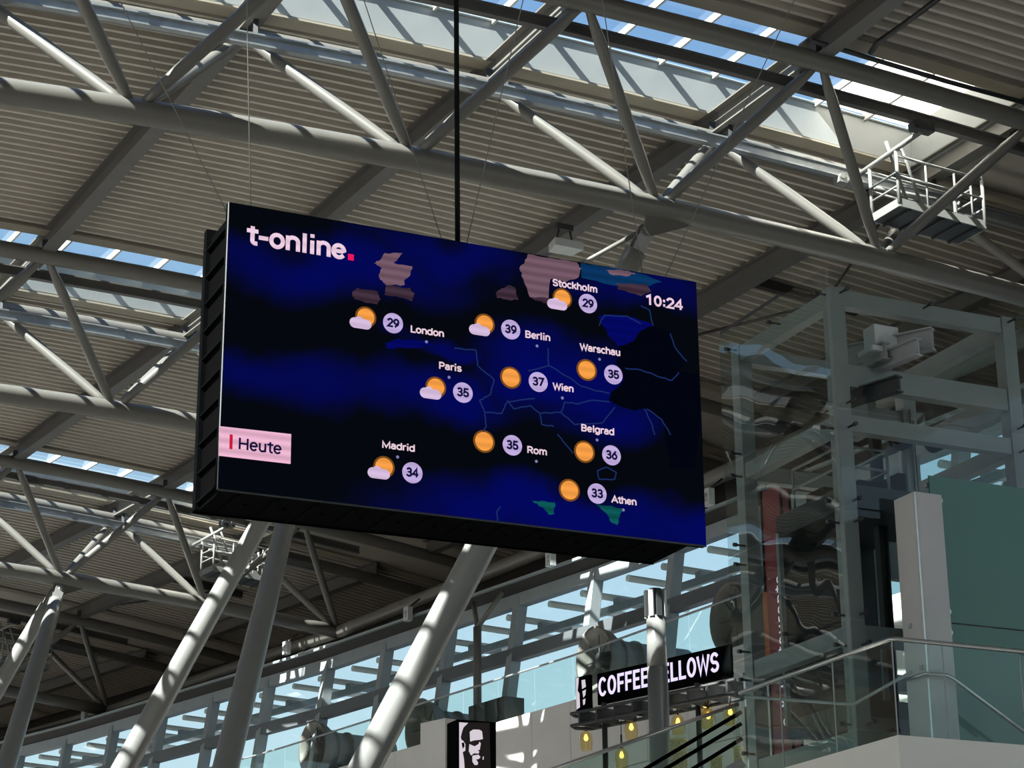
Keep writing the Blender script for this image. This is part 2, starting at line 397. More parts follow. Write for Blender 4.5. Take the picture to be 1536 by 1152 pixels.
ORD = ['nearest', 'second nearest', 'third nearest', 'farthest']
KS = [k / 2 for k in range(-15, 12)]
def deck(i):
    """corrugated roof bay between truss i and truss i+1"""
    n = 38; prof = []
    for j in range(n):                           # one trapezoid rib: low flange, web, high flange, web
        prof += [((j + .0) / n, 0), ((j + .28) / n, 0), ((j + .40) / n, .26), ((j + .88) / n, .26)]
    prof.append((1, 0))
    mb = MB(); vs = []
    for k in KS:
        a = pt(i, k, 1.9, 3.08); b = pt(i + 1, k, -1.9, 3.08)
        for t, h in prof: vs.append(a + (b - a) * t + Z * h)
    m = len(prof)
    mb.add(vs, [(r * m + c, r * m + c + 1, (r + 1) * m + c + 1, (r + 1) * m + c) for r in range(len(KS) - 1) for c in range(m - 1)])
    bay = ['over the rear of the hall', 'over the entrance side of the hall', 'over the hall in front of the nearest truss', 'between the nearest and second trusses', 'between the second and third trusses', 'between the third and farthest trusses', 'beyond the farthest truss', 'at the far end of the hall'][i + 3]
    o = struct(mb.build('ceiling', 'deck'), 'grey-brown ribbed steel roof bay ' + bay, 'ceiling')
    up = MB()                                    # insulated build-up above the sheet
    vs = []
    for k in KS:
        a = pt(i, k, 1.95, 3.36); b = pt(i + 1, k, -1.95, 3.36); vs += [a, b, a + Z * .2, b + Z * .2]
    fs = []
    for r in range(len(KS) - 1):
        q = r * 4
        for x, y in ((0, 1), (1, 3), (3, 2), (2, 0)): fs.append((q + x, q + y, q + 4 + y, q + 4 + x))
    fs += [(0, 2, 3, 1), (r * 4 + 4, r * 4 + 5, r * 4 + 7, r * 4 + 6)]
    up.add(vs, fs).build('roof_build_up', 'gut', o)
    for k in [x + .5 for x in range(-4, 5)] if i >= -1 else []:      # purlin beams on the truss nodes, down to the next truss
        a, b = pt(i, k, 1.5, 2.83), pt(i + 1, k, -1.5, 2.83)
        MB().ibeam(a, b, .30, .46, .03, .03).build('roof_beam', 'beam', o)
    for e, s in ((0, 1), (1, -1)):                # flat beige soffit strip along the skylights
        vs = []
        for k in KS: vs += [pt(i + e, k, s * 1.62, 3.03), pt(i + e, k, s * 1.98, 3.03), pt(i + e, k, s * 1.98, 3.07), pt(i + e, k, s * 1.62, 3.07)]
        fs = [(r * 4 + x, r * 4 + (x + 1) % 4, r * 4 + 4 + (x + 1) % 4, r * 4 + 4 + x) for r in range(len(KS) - 1) for x in range(4)]
        MB().add(vs, fs).build('edge_sheet', 'beige', o)
    return o
DECKS = [deck(i) for i in range(-3, 5)]
for i in range(4):                                # end bracing seen under the far part of each bay
    mb = MB(); P = lambda k, t, z=2.9: pt(i, k, 1.6, z) * (1 - t) + pt(i + 1, k, -1.6, z) * t
    mb.tube([P(3.5, .02), P(4, .5)], .035, 6).tube([P(4, .5), P(3.5, .98)], .035, 6)
    mb.beam(P(3.5, .5, 2.95), P(4.2, .5, 2.95), .16, .22)
    mb.build('roof_brace', 'gut', DECKS[i + 3])

def skylight(i):
    where = ['above the nearest truss, behind the screen cables', 'above the second truss, left of the screen', 'above the third truss at left', 'above the farthest truss at lower left']
    root = sroot('window_%d' % (i + 3), pt(i, 0, 0, 3.1), 'long roof skylight strip ' + (where[i] if 0 <= i < 4 else 'beyond the farthest truss' if i == 4 else 'over the entrance side' if i == -1 else 'over the rear of the hall'), 'skylight')
    _, A, B = fr(i); KE = 2.5 if i >= 3 else -1.75 if i == -1 else 3.5  # entrance-side skylight, out of view, ends early to keep sun off the lift
    kk = [k for k in KS if k < KE] + [KE]; kf = [KE] + [k for k in KS if k > KE]
    def strip(ks, prof):
        vs = [pt(i, k, b, z) for k in ks for b, z in prof]; m = len(prof)
        return MB().add(vs, [(r * m + x, r * m + (x + 1) % m, r * m + m + (x + 1) % m, r * m + m + x) for r in range(len(ks) - 1) for x in range(m)])
    for s in (1, -1):
        strip(kk, [(s * 1.72, 3.14), (s * 1.66, 3.84), (s * 1.78, 3.84), (s * 1.84, 3.14)]).build('curb', 'curb', root)
        MB().tube([pt(i, k, s * 1.64, 3.86) for k in kk], .03, 6).build('curb_capping', 'mull', root)
    strip(kf, [(-1.9, 3.1), (1.9, 3.1), (1.9, 3.4), (-1.9, 3.4)]).build('roof_infill', 'deck', root)  # on the entrance side an added, unseen strip that blocks the sun
    MB().box(pt(i, KE, 0, 3.5), B * 1.8, A * .05, Z * .5).build('end_curb', 'curb', root)
    ks = [k for k in ([-4 + .25 * j for j in range(33)] if i >= 0 else [-7.5, -4, -1.75, 0, 2, 3.5]) if k <= KE]
    if i >= 0:
        vs = [pt(i, -7.5, -1.66, 3.94), pt(i, -4, -1.66, 3.94), pt(i, -4, 1.66, 3.94), pt(i, -7.5, 1.66, 3.94)]
        MB().add(vs, [(0, 1, 2, 3)]).build('pane', 'sky', root)
    for k in ks: MB().beam(pt(i, k, -1.7, 3.86), pt(i, k, 1.7, 3.86), .05, .14).build('glazing_bar', 'white', root)
    for k0, k1 in zip(ks[:-1], ks[1:]):
        vs = [pt(i, k0, -1.66, 3.94), pt(i, k1, -1.66, 3.94), pt(i, k1, 1.66, 3.94), pt(i, k0, 1.66, 3.94)]
        MB().add(vs, [(0, 1, 2, 3)]).build('pane', 'opal' if k0 >= KE - .5 and i >= 0 else 'sky', root)
    for k in [x + .5 for x in range(-4, 4)] if i >= 0 else []:       # roof beam crossing the opening
        MB().ibeam(pt(i, k, -1.5, 2.83), pt(i, k, 1.5, 2.83), .30, .46, .03, .03).build('cross_beam', 'cross', root)
    return root
for i in range(-2, 5): skylight(i)

NODE = ['passing above and behind the screen', 'second back, left of the screen', 'third back, at the left edge', 'farthest back, at the lower left corner', 'out of sight past the farthest one']
def truss(i):
    root = thing('roof_truss', 'light grey triangular tube roof truss ' + NODE[i], 'truss', pt(i, 4) , 'roof trusses')
    k1 = 4
    ch = [pt(i, -4 + .25 * j) for j in range(33)]
    MB().tube(ch, .205, 16).build('bottom_chord', 'tube', root)
    for s, nm in ((1, 'far'), (-1, 'near')):
        MB().tube([pt(i, -4 + .25 * j, s * WT, HT) for j in range(38)], .175, 14).build('top_chord', 'tube', root)
    for k in range(-4, k1 + 1):
        for s in (1, -1):
            for d in (-.5, .5):
                if k + d < -4 or k + d > 4: continue
                a, b = pt(i, k), pt(i, k + d, s * WT, HT)
                u = unit(b - a); L = np.linalg.norm(b - a)
                MB().tube([a + u * .15, a + u * .5, a + u * .9, b - u * .7, b - u * .3, b - u * .1], [.07, .09, .105, .105, .08, .06], 12).build('diagonal', 'tube', root)
    if i == 0 or True:
        for k in [x + .5 for x in range(-4, 4)]:
            for s in (1, -1):                      # short post that carries the roof beam
                p = pt(i, k, s * WT, HT)
                MB().beam(p + Z * .12, p + Z * .34, .2, .16, V(1, 0, 0)).build('bearing_block', 'char', root)
    return root
TR = [truss(i) for i in range(4)]

# maintenance rails inside every truss
for i in range(4):
    for s, dz, mname, nm in ((1, 2.22, 'rail', 'sunlit-coloured'), (-1, 2.33, 'beam', 'dark steel')):  # far rail's brighter material stands in for the sun on it
        mb = MB(); ps = [pt(i, -4 + .5 * j, s * 1.15, dz) for j in range(17)]
        for a, b in zip(ps[:-1], ps[1:]): mb.ibeam(a, b, .13, .22, .03, .03)
        o = mb.build('crane_rail', mname)
        tag(o, nm + ' gondola rail under the ' + ('far' if s == 1 else 'near') + ' top chord of the ' + ORD[i] + ' truss', 'rail', 'gondola rails')
        for k in [x + .5 for x in range(-4, 4)]:
            p = pt(i, k, s * 1.15, dz + .11); q = pt(i, k, s * 1.15, 2.62)
            MB().beam(p, q, .1, .08, V(1, 0, 0)).beam(q, pt(i, k, s * WT, 2.62), .08, .06).build('hanger', 'char', o)

# tube that ties the truss ends together along the glazed end wall
mb = MB(); us = [-1.5 + .1 * j for j in range(63)]
path = []
for u in us: p = pt(u, 4); path.append(p)
tag(mb.tube(path, .2, 12).build('edge_tube', 'tube'), 'grey edge tube joining the truss ends along the glazed wall', 'tube')

# ================================================================ glazed end wall
UM = [.924 - .2115 * 9 + .2115 * j for j in range(26)]       # mullion lines
ZT, ZB, ZM = 15.25, 10.2, 13.72
sof = MB()
for u0, u1 in zip(us[:-1], us[1:]):
    f0, f1 = fac(u0, -.2, ZT + .15), fac(u1, -.2, ZT + .15)
    e0, e1 = fac(u0, -.55, ZT + .42), fac(u1, -.55, ZT + .42)
    g0, g1 = pt(u0, 5.3, 0, 3.4), pt(u1, 5.3, 0, 3.4)
    h0, h1 = fac(u0, .1, ZT + .15), fac(u1, .1, ZT + .15); k0, k1 = pt(u0, 5.45, 0, 3.4), pt(u1, 5.45, 0, 3.4)
    sof.add([f0, f1, e1, e0, g0, g1, h0, h1, k0, k1], [(0, 1, 2, 3), (3, 2, 5, 4), (6, 7, 1, 0), (7, 6, 8, 9)])
struct(sof.build('trim_1', 'gut'), 'dark soffit and gutter strip above the glazed end wall', 'soffit')
led = MB()
for u0, u1 in zip(us[:-1], us[1:]): led.beam(fac(u0, -.6, ZT + .42), fac(u1, -.6, ZT + .42), .09, .07)
struct(led.build('trim_2', 'mull'), 'thin light strip along the dark soffit edge', 'trim')
for j, (u0, u1) in enumerate(zip(UM[:-1], UM[1:])):
    um = (u0 + u1) / 2
    root = sroot('window_%d' % (j + 8), fac(um, 0, ZB), 'end wall window bay with grey mullions and pale sky, bay %d from the right' % (j + 1), 'window')
    MB().beam(fac(u1, -.12, ZB), fac(u1, -.12, ZT + .1), .30, .26, fr(u1)[2]).build('mullion', 'mull', root)
    MB().beam(fac(u0, -.12, ZT), fac(u1, -.12, ZT), .28, .34).build('head_rail', 'mull', root)
    MB().beam(fac(u0, -.14, ZM), fac(u1, -.14, ZM), .26, .34).build('transom', 'trans', root)
    MB().beam(fac(u0, -.14, ZB), fac(u1, -.14, ZB), .3, .4).build('sill', 'trans', root)
    for z0, z1 in ((ZB + .2, ZM - .15), (ZM + .15, ZT - .15)):
        vs = [fac(u0, 0, z0), fac(u1, 0, z0), fac(u1, 0, z1), fac(u0, 0, z1)]
        MB().add(vs, [(0, 1, 2, 3)]).build('pane', 'pane', root)
    # sun canopy outside: two arms, a slat rail and a wide board under the eaves
    for u in (u0 + .06, u0 + .15):
        MB().tube([fac(u, .15, 15.0), fac(u, 3.6, 15.0)], .09, 10).build('canopy_arm', 'pale', root)
    MB().beam(fac(u0, 1.0, 14.62), fac(u1, 1.0, 14.62), .1, .2).build('canopy_rail', 'mull', root)
    MB().beam(fac(u0 + .03, .9, 14.78), fac(u0 + .03, 1.9, 14.78), .22, .18).build('canopy_bracket', 'mull', root)
# wall below the windows is hidden by the gallery front
# ================================================================ upper gallery in front of the end wall
UG = [-.8 + .2115 / 2 * j for j in range(36)]
ZG = 11.42
for nm, z0, z1, off, m in (('wall_gallery', 4.0, ZG, 0, 'wall'),):
    mb = MB()
    for u0, u1 in zip(UG[:-1], UG[1:]):
        for za, zb in ((4.0, 7.6), (7.62, 9.52), (9.54, ZG)):       # panels with open joints
            d = (u1 - u0) * .004
            a0, a1 = gal(u0 + d, 0, za), gal(u1 - d, 0, za); b0, b1 = gal(u0 + d, 0, zb), gal(u1 - d, 0, zb)
            n = fr(u0)[1] * .06
            mb.prism([a0, a1, b1, b0], n)
        mb.prism([gal(u0, .06, 4.0), gal(u1, .06, 4.0), gal(u1, .06, ZG - .02), gal(u0, .06, ZG - .02)], fr(u0)[1] * .15)
        mb.prism([gal(u0, .1, ZG - .3), gal(u1, .1, ZG - .3), fac(u1, -.3, ZG - .3), fac(u0, -.3, ZG - .3)], Z * .26)
    struct(mb.build(nm, m), 'pale panelled front wall of the upper gallery', 'wall')
bal = thing('balustrade', 'long glass balustrade with thin rail on top of the pale gallery wall', 'balustrade', gal(1, .1, ZG))
UB = [-.8 + .2115 / 2 * j for j in range(36)]
mb = MB().tube([gal(u, .1, ZG + 1.1) for u in UB], .028, 8); mb.build('handrail', 'rail', bal)
for u0, u1 in zip(UB[:-1], UB[1:]):
    vs = [gal(u0 + .001, .1, ZG), gal(u1 - .001, .1, ZG), gal(u1 - .001, .1, ZG + 1.08), gal(u0 + .001, .1, ZG + 1.08)]
    MB().add(vs, [(0, 1, 2, 3)]).build('glass_panel', 'bal', bal)
# jet nozzles of the ventilation
def nozzle(px, py, z, r, lab, L=2.6):
    u0 = onz(px, py, z); best = min((np.linalg.norm(gal(u, 1.0, z) - u0), u) for u in np.arange(.2, 3, .005))[1]
    E, A, B = fr(best); c = onplane(px, py, gal(best, 1.25, z), A)
    ax = unit(A + B * -.05)
    root = thing('jet_nozzle', lab, 'air nozzle', V(c[0], c[1], ZG), 'ventilation nozzles on the gallery')
    MB().lathe([(.0, r), (-.06, r + .03), (-.03, r - .03), (.15, r * .82), (.45, r * .62), (.5, r * .3), (.48, .0)], c, ax, 28).build('nozzle_cone', 'fan', root)
    MB().lathe([(0, r), (.25, r * .93), (.5, r * .72), (.55, r * .74), (.62, r * .74), (.64, r * .68), (1.0, r * .66), (1.05, r * .72), (1.12, r * .72), (1.14, r * .66), (L, r * .64), (L, 0)], c, ax, 28).build('duct', 'fan', root)
    mb = MB(); d, s, u = frame_of(ax)
    for t in range(4):
        dr = s * math.cos(t * math.pi / 4) + u * math.sin(t * math.pi / 4); mb.tube([c - dr * r * .8 + ax * .12, c + dr * r * .8 + ax * .12], .012, 6)
    mb.build('grille', 'char', root)
    MB().lathe([(.1, 0), (.1, r * .25), (.45, r * .33)], c, ax, 20).build('core', 'char', root)
    MB().beam(c + ax * .8 - Z * (r * .6), V((c + ax * .8)[0], (c + ax * .8)[1], ZG - .04), .5, .4, V(1, 0, 0)).build('stand', 'char', root)
nozzle(893, 990, 12.5, .80, 'round grey ventilation nozzle above the lit sign, left of the mast')
nozzle(1098, 926, 12.65, .80, 'large round grey ventilation nozzle beside the glass lift, at right')
nozzle(470, 1122, 12.4, .78, 'round grey ventilation nozzle between the two lower left columns')
nozzle(632, 1092, 12.4, .78, 'round grey ventilation nozzle half hidden behind the leaning column')
# air handling box on the gallery
bx = thing('air_unit', 'dark grey duct box on the gallery left of the mast', 'duct box', gal(1.3, 1.0, ZG))
MB().prism([gal(1.25, .7, ZG), gal(1.36, .7, ZG), gal(1.36, 1.3, ZG), gal(1.25, 1.3, ZG)], Z * .85).build('casing', 'char', bx)
for u in (1.27, 1.305, 1.34): MB().beam(gal(u, .68, ZG + .02), gal(u, .68, ZG + .83), .05, .03, V(1, 0, 0)).build('seam', 'gut', bx)

# ================================================================ leaning tree columns
def column(i, side, lab):
    N = pt(i, 2); E, A, B = fr(i)
    d = unit(-Z - A * .39 + B * .42 * side)
    L = (N[2] - 0.02) / -d[2]
    root = thing('leaning_column', lab, 'column', N + d * L, 'leaning tube columns')
    s0 = N + d * .85
    MB().tube([s0, N + d * 1.4, N + d * 6.5, N + d * 10, N + d * L], [.185, .205, .255, .265, .24], 24).build('shaft', 'leg', root)
    x = unit(np.cross(d, A))
    for o in (-.07, .07):
        q = x * .025
        mb = MB(); c0 = N + d * .46
        prof = [c0 + np.cross(d, x) * .13 * math.cos(t) - d * .13 * math.sin(t) for t in np.linspace(0, math.pi, 9)]
        prof += [N + d * .95 - np.cross(d, x) * .11, N + d * .95 + np.cross(d, x) * .11]
        mb.prism([p + x * o - q / 2 for p in prof], q); mb.build('fork_plate', 'leg', root)
    MB().tube([N + d * .46 - x * .13, N + d * .46 + x * .13], .05, 12).build('pin', 'steel', root)
    return root
column(0, 1, 'big leaning silver tube column running behind the screen down to the centre bottom')
column(1, 1, 'wider leaning column of the pair under the screen, its foot further left')
column(1, -1, 'steeper column of the pair coming from under the left end of the screen')
column(2, 1, 'left of two leaning columns cut by the left edge of the picture')
column(2, -1, 'right of two leaning columns meeting at the lower left truss node')
for i in range(3):                       # gusset plates belong to the trusses
    N = pt(i, 2); E, A, B = fr(i)
    poly = [N + A * .75 - Z * .17, N - A * .25 - Z * .17, N - A * .3 - Z * .42, N - A * .18 - Z * .56, N - A * .02 - Z * .5]
    MB().prism([p - B * .02 for p in poly], B * .04).build('gusset_plate', 'tube', TR[i])
a = onplane(980, 322, pt(0, 2), fr(0)[2]); b = onplane(850, 403, pt(0, 2, 1.2), fr(0)[2])
tag(MB().tube([pt(0, 2) - Z * .25, b + (b - a) * .6], .045, 10).build('brace_rod', 'tube'), 'thin lit brace rod sloping down left from the column head behind the screen', 'rod')

# ================================================================ the big LED screen
TL = at(343, 303, 27.0); SW, SH = 6.65, 3.735
def sc(px, py, d=0): return onplane(px, py, TL - BS * d, BS)
scr = thing('video_screen', 'huge black hanging LED screen showing a weather map of Europe', 'screen', TL + AS * SW / 2 - Z * SH + BS * .5)
fp = MB().prism([TL, TL + AS * SW, TL + AS * SW - Z * SH, TL - Z * SH], BS * .10).build('front_cabinet', 'black', scr)
me = bpy.data.meshes.new('display'); q = [TL, TL + AS * SW, TL + AS * SW - Z * SH, TL - Z * SH]
q = [p - BS * .004 for p in q]
me.from_pydata([tuple(p - LOC[scr]) for p in q], [], [(0, 3, 2, 1)]); me.materials.append(M['screen'])
uv = me.uv_layers.new(name='UVMap')
for l, vi in zip(uv.data, [lp.vertex_index for lp in me.loops]): l.uv = [(0, 1), (1, 1), (1, 0), (0, 0)][vi]
disp = bpy.data.objects.new('display', me); C.objects.link(disp); disp.parent = scr; LOC[disp] = LOC[scr]
# frame behind the front cabinet: rows of modules, ledges, back cabinet
core = MB().prism([TL + AS * .06 - Z * .12 + BS * .1, TL + AS * 6.42 - Z * .12 + BS * .1, TL + AS * 6.42 - Z * SH + BS * .1, TL + AS * .06 - Z * SH + BS * .1], BS * .82).build('support_frame', 'blacker', scr)
back = MB().prism([TL + BS * .92, TL + AS * 6.42 + BS * .92, TL + AS * 6.42 - Z * SH + BS * .92, TL - Z * SH + BS * .92], BS * .12).build('rear_cabinet', 'black', scr)
for j in range(10):
    z = TL - Z * (SH * (j + .5) / 10 + .1)
    MB().beam(z + AS * .04 + BS * .1, z + AS * .04 + BS * .95, .06, .025).build('frame_ledge', 'black', core)
for j in range(13):
    p = TL - Z * (SH + .0) + AS * (.3 + j * .5)
    MB().beam(p + BS * .12, p + BS * .92, .05, .03, Z).build('frame_strut', 'black', core)
for j in range(12): MB().tube([TL - Z * SH + AS * (.5 + j * .5) + BS * .5, TL - Z * (SH + .02) + AS * (.5 + j * .5) + BS * .5], .03, 8).build('bolt', 'black', core)
MB().beam(TL - Z * SH + BS * 1.04, TL - Z * SH + AS * 6.42 + BS * 1.04, .02, .04).build('edge_strip', 'black', back)
MB().beam(TL - Z * SH - BS * .003, TL - Z * SH + AS * SW - BS * .003, .012, .02).build('lower_trim', 'char', fp)
MB().beam(TL - BS * .003, TL - Z * SH - BS * .003, .006, .012, AS).build('side_trim', 'lsteel', fp)
def wig(L, amp=.8, n=4):
    o = [L[0]]
    for (x0, y0), (x1, y1) in zip(L[:-1], L[1:]):
        for j in range(1, n + 1):
            t = j / n; e = amp if j < n else 0
            o.append((x0 + (x1 - x0) * t + random.uniform(-e, e), y0 + (y1 - y0) * t + random.uniform(-e, e)))
    return o
def patch(pts, m, name, d):
    if name.startswith('map'): pts = wig(list(pts) + [pts[0]], 1.3, 4)[:-1]
    return MB().prism([sc(*p, d) for p in pts], -BS * .002).build(name, m, disp)
r1 = lambda L: [(x / 3.84 + 290, y / 3.84 + 290) for x, y in L]
r2 = lambda L: [(x / 3.84 + 680, y / 3.84 + 340) for x, y in L]
r4 = lambda L: [(x / 3.84 + 680, y / 3.84 + 560) for x, y in L]
patch(r2([(835, 520), (900, 505), (1040, 520), (1150, 570), (1080, 600), (1040, 660), (950, 690), (905, 640), (860, 570)]), 'blue', 'map_land', .006)
patch(r2([(1150, 570), (1250, 610), (1275, 690), (1340, 770), (1300, 840), (1412, 850), (1424, 1140), (1395, 1390), (1250, 1390), (1210, 1130), (1100, 1045), (1050, 1062), (950, 1030), (896, 1000), (920, 945), (985, 880), (940, 790), (955, 690), (1040, 660), (1080, 600)]), 'dark', 'map_land', .008)
patch(r1([(1100, 345), (1205, 345), (1175, 382), (1155, 402), (1262, 422), (1250, 470), (1215, 500), (1216, 528), (1115, 530), (1090, 505), (1068, 480), (1085, 430), (1040, 400), (1075, 385)]), 'land', 'map_land', .008)
patch(r1([(1110, 532), (1250, 545), (1274, 580), (1262, 622), (1190, 600), (1100, 585)]), 'land2', 'map_land', .008)
patch(r1([(940, 545), (1062, 565), (1080, 610), (1060, 640), (930, 610), (915, 580)]), 'land2', 'map_land', .008)
patch(r1([(1110, 860), (1180, 838), (1350, 850), (1390, 880), (1270, 890), (1110, 895)]), 'blue', 'map_land', .006)
patch(r2([(735, 208), (900, 236), (1110, 280), (1200, 320), (1100, 345), (900, 335), (740, 295)]), 'teal', 'map_sea', .006)
patch(r2([(430, 158), (560, 180), (712, 207), (736, 240), (722, 290), (650, 318), (600, 310), (560, 300), (545, 440), (440, 405), (402, 300), (380, 240), (412, 200)]), 'land', 'map_land', .009)
patch(r2([(440, 405), (545, 410), (540, 440), (470, 425)]), 'land2', 'map_land', .010)
patch(r2([(880, 250), (960, 248), (1050, 268), (1010, 285), (920, 280)]), 'land', 'map_land', .009)
patch(r2([(940, 325), (1110, 330), (1140, 372), (1080, 400), (950, 362)]), 'land2', 'map_land', .009)
patch(r2([(245, 380), (310, 340), (350, 345), (375, 420), (330, 425), (250, 410)]), 'land2', 'map_land', .009)
patch(r4([(455, 733), (585, 745), (580, 812), (548, 812), (510, 770)]), 'greenl', 'map_land', .008)
patch(r4([(820, 755), (985, 780), (960, 805), (945, 875), (910, 858), (885, 810)]), 'greenl', 'map_land', .008)
def border(L):
    mb = MB()
    for a, b in zip(L[:-1], L[1:]): mb.beam(sc(*a, .011), sc(*b, .011), .004, .016, np.cross(BS, sc(*b) - sc(*a)))
    return mb.build('map_border', 'border', disp)
for L in ([(5, 700), (130, 710), (140, 800), (235, 880), (215, 965), (150, 1000), (180, 1070), (280, 1075), (310, 1010), (470, 990)],
          [(310, 1000), (350, 1050), (440, 1030), (500, 1075), (620, 1070), (640, 1010), (720, 1020), (800, 1000), (900, 1010)],
          [(545, 700), (550, 800), (430, 830)], [(550, 800), (650, 860), (740, 920), (820, 945), (900, 960)],
          [(620, 1070), (700, 1140), (860, 1130), (930, 1040)], [(990, 815), (1080, 825), (1200, 870), (1260, 885), (1300, 840)],
          [(1150, 570), (1130, 480), (1080, 455)], [(1100, 1050), (1140, 1130), (1160, 1200)], [(500, 1080), (510, 1140), (580, 1150)],
          [(840, 570), (870, 510), (1000, 515), (1080, 560)], [(180, 1075), (190, 1150), (170, 1190)], [(1115, 1050), (1200, 1110), (1250, 1200)], [(1250, 615), (1280, 700), (1345, 775)]):
    border(wig(r2(L)))
border(wig(r4([(270, 768), (250, 800), (255, 850)]))); border(wig(r4([(600, 350), (640, 400), (690, 460)]))); border(wig(r4([(830, 560), (880, 540), (940, 570), (930, 610), (840, 610), (830, 560)])))
patch([(329, 639.2), (436.8, 651.2), (435.8, 696), (327.9, 683.6)], 'heute', 'caption_panel', .008)
patch([(344.5, 651.5), (349.2, 652), (348.6, 674), (344, 673.5)], 'redl', 'caption_bar', .012)
YD = Z
def label(s, px, py, cap, wpx, m='txt', wt=.19, d=.014):
    """lettering: baseline start, cap height and overall width all in photo pixels"""
    p = sc(px, py, d); q = sc(px + wpx, py + wpx * .155, d); Wd = abs((q - p) @ AS)
    h = abs(sc(px, py - cap)[2] - sc(px, py)[2])
    return strokes(MB(), s, p, AS, Z, h, Wd, wt).build('lettering', m, disp)
label('t-online', 368.3, 366.0, 31, 151, 'pink', .20)
patch([(522, 380.5), (530.8, 382), (530.6, 391.2), (521.8, 389.8)], 'magenta', 'logo_dot', .012)
label('Heute', 357.8, 674.2, 18.5, 64.5, 'navy', .165, .012)
label('10:24', 969, 457, 16.5, 56, 'pink', .2)
CITY = (('London', 616, 498.6, 50, (589.5, 484.8), '29', (548.6, 475.7), 1, (639.7, 512.7)), ('Stockholm', 829, 428.8, 67, (881.8, 455.4), '29', (843.5, 447.5), 1, None),
        ('Berlin', 788, 506.5, 37.5, (766, 494.4), '39', (727, 486), 1, (805.5, 519)), ('Warschau', 869.5, 525.3, 61, (920, 562), '35', (880, 555), 0, (899.3, 539)),
        ('Wien', 829, 584.5, 31.5, (807.3, 573), '37', (766, 566.6), 0, (843.5, 597)), ('Paris', 658.6, 553.4, 34, (694.3, 589), '35', (653.7, 581), 1, (673.6, 566)),
        ('Rom', 791, 679.8, 29.5, (768.5, 668), '35', (726, 662.3), 0, (804.5, 692)), ('Belgrad', 872, 646.8, 49.5, (917.2, 683), '36', (876.6, 677.7), 0, (895.6, 660)),
        ('Athen', 917, 754, 38, (895.6, 740.5), '33', (854, 735.3), 0, (935, 765)), ('Madrid', 573.2, 672, 49, (618.5, 709.2), '34', (576, 700.6), 1, (596.4, 685.5)))
for nm, x, y, wd, bc, deg, su, cl, dt in CITY:
    label(nm, x, y, 11.2, wd, 'txt', .2)
    c = sc(*bc, .012); R = .136
    bd = MB().prism(ring(c, AS, Z, R), -BS * .003).build('temperature_badge', 'badge', disp)
    strokes(MB(), deg, c - BS * .006 - Z * .060, AS, Z, .126, .168, .215, .06, 'CENTER').build('digits', 'navy', bd)
    c = sc(*su, .010)
    sn = MB().prism(ring(c, AS, Z, .150 if not cl else .142), -BS * .002).build('sun_icon', 'ring', disp)
    MB().prism(ring(c - BS * .003, AS, Z, .124 if not cl else .116), -BS * .002).build('sun_disc', 'orangel', sn)
    if cl:
        q = sc(su[0] - 7, su[1] + 9.5, .018); q1 = q + AS * .0
        pts = [q + AS * (-.085 + .07 * math.cos(t)) + Z * (.07 * math.sin(t)) for t in np.linspace(math.pi / 2, 3 * math.pi / 2, 10)]
        pts += [q + AS * (.075 + .065 * math.cos(t)) + Z * (-.005 + .065 * math.sin(t)) for t in np.linspace(-math.pi / 2, math.pi / 2, 10)]
        MB().prism(pts, -BS * .002).build('cloud', 'cloud', sn)
        MB().prism(ring(q - AS * .03 + Z * .03, AS, Z, .062), -BS * .002).build('cloud', 'cloud', sn)
    if dt: MB().prism(ring(sc(*dt, .012), AS, Z, .02, 12), -BS * .002).build('town_dot', 'dot', disp)
# the whole screen is a 5.3 m wide unit
KW = 21.5 / 27
for o in scr.children_recursive:
    for v in o.data.vertices: v.co = v.co * KW
scr.location = EY + (LOC[scr] - EY) * KW
TL = at(343, 303, 21.5); SW *= KW; SH *= KW
# hanging cables, in the screen's own plane, up to the roof
def cable(name, p0, p1, r, m, lab, dpt, grp=None):
    a = onplane(*p0, TL + BS * dpt, BS); b = onplane(*p1, TL + BS * dpt, BS)
    E, A, _ = fr(-.5); t = 1.0
    while (a + (b - a) * t)[2] < zarc(((a + (b - a) * t - E) @ A) / DA + 4) + 3.04: t += .004
    top = a + (b - a) * t; a = a - Z * .14
    n = 10 if r > .02 else 2
    o = MB().tube([a + (top - a) * j / (n - 1) for j in range(n)] if n > 2 else [a, top], r, 8).build(name, m)
    tag(o, lab, 'cable', grp); return o
cable('power_cable', (686.5, 361), (684.5, 0), .03, 'cable', 'thick dark cable hanging straight to the top middle of the screen', .3)
W_ = (((343, 303), (187, 0), 'thin wire slanting from the top left corner of the screen up to the left'),
      ((377, 305), (371, 0), 'thin nearly upright wire near the left end of the screen'),
      ((667, 354), (550, 0), 'thin wire slanting up left from the screen middle, left of the thick cable'),
      ((697, 360), (782, 0), 'thin wire slanting up right from the screen middle, right of the thick cable'),
      ((990, 413), (1187, 0), 'thin wire slanting up right from the right end of the screen'),
      ((966, 412), (905, 0), 'thin wire slanting up left from the right end of the screen'))
for p0, p1, lab in W_: cable('suspension_wire', p0, p1, .006, 'wire', lab, .3, 'wires that carry the screen')

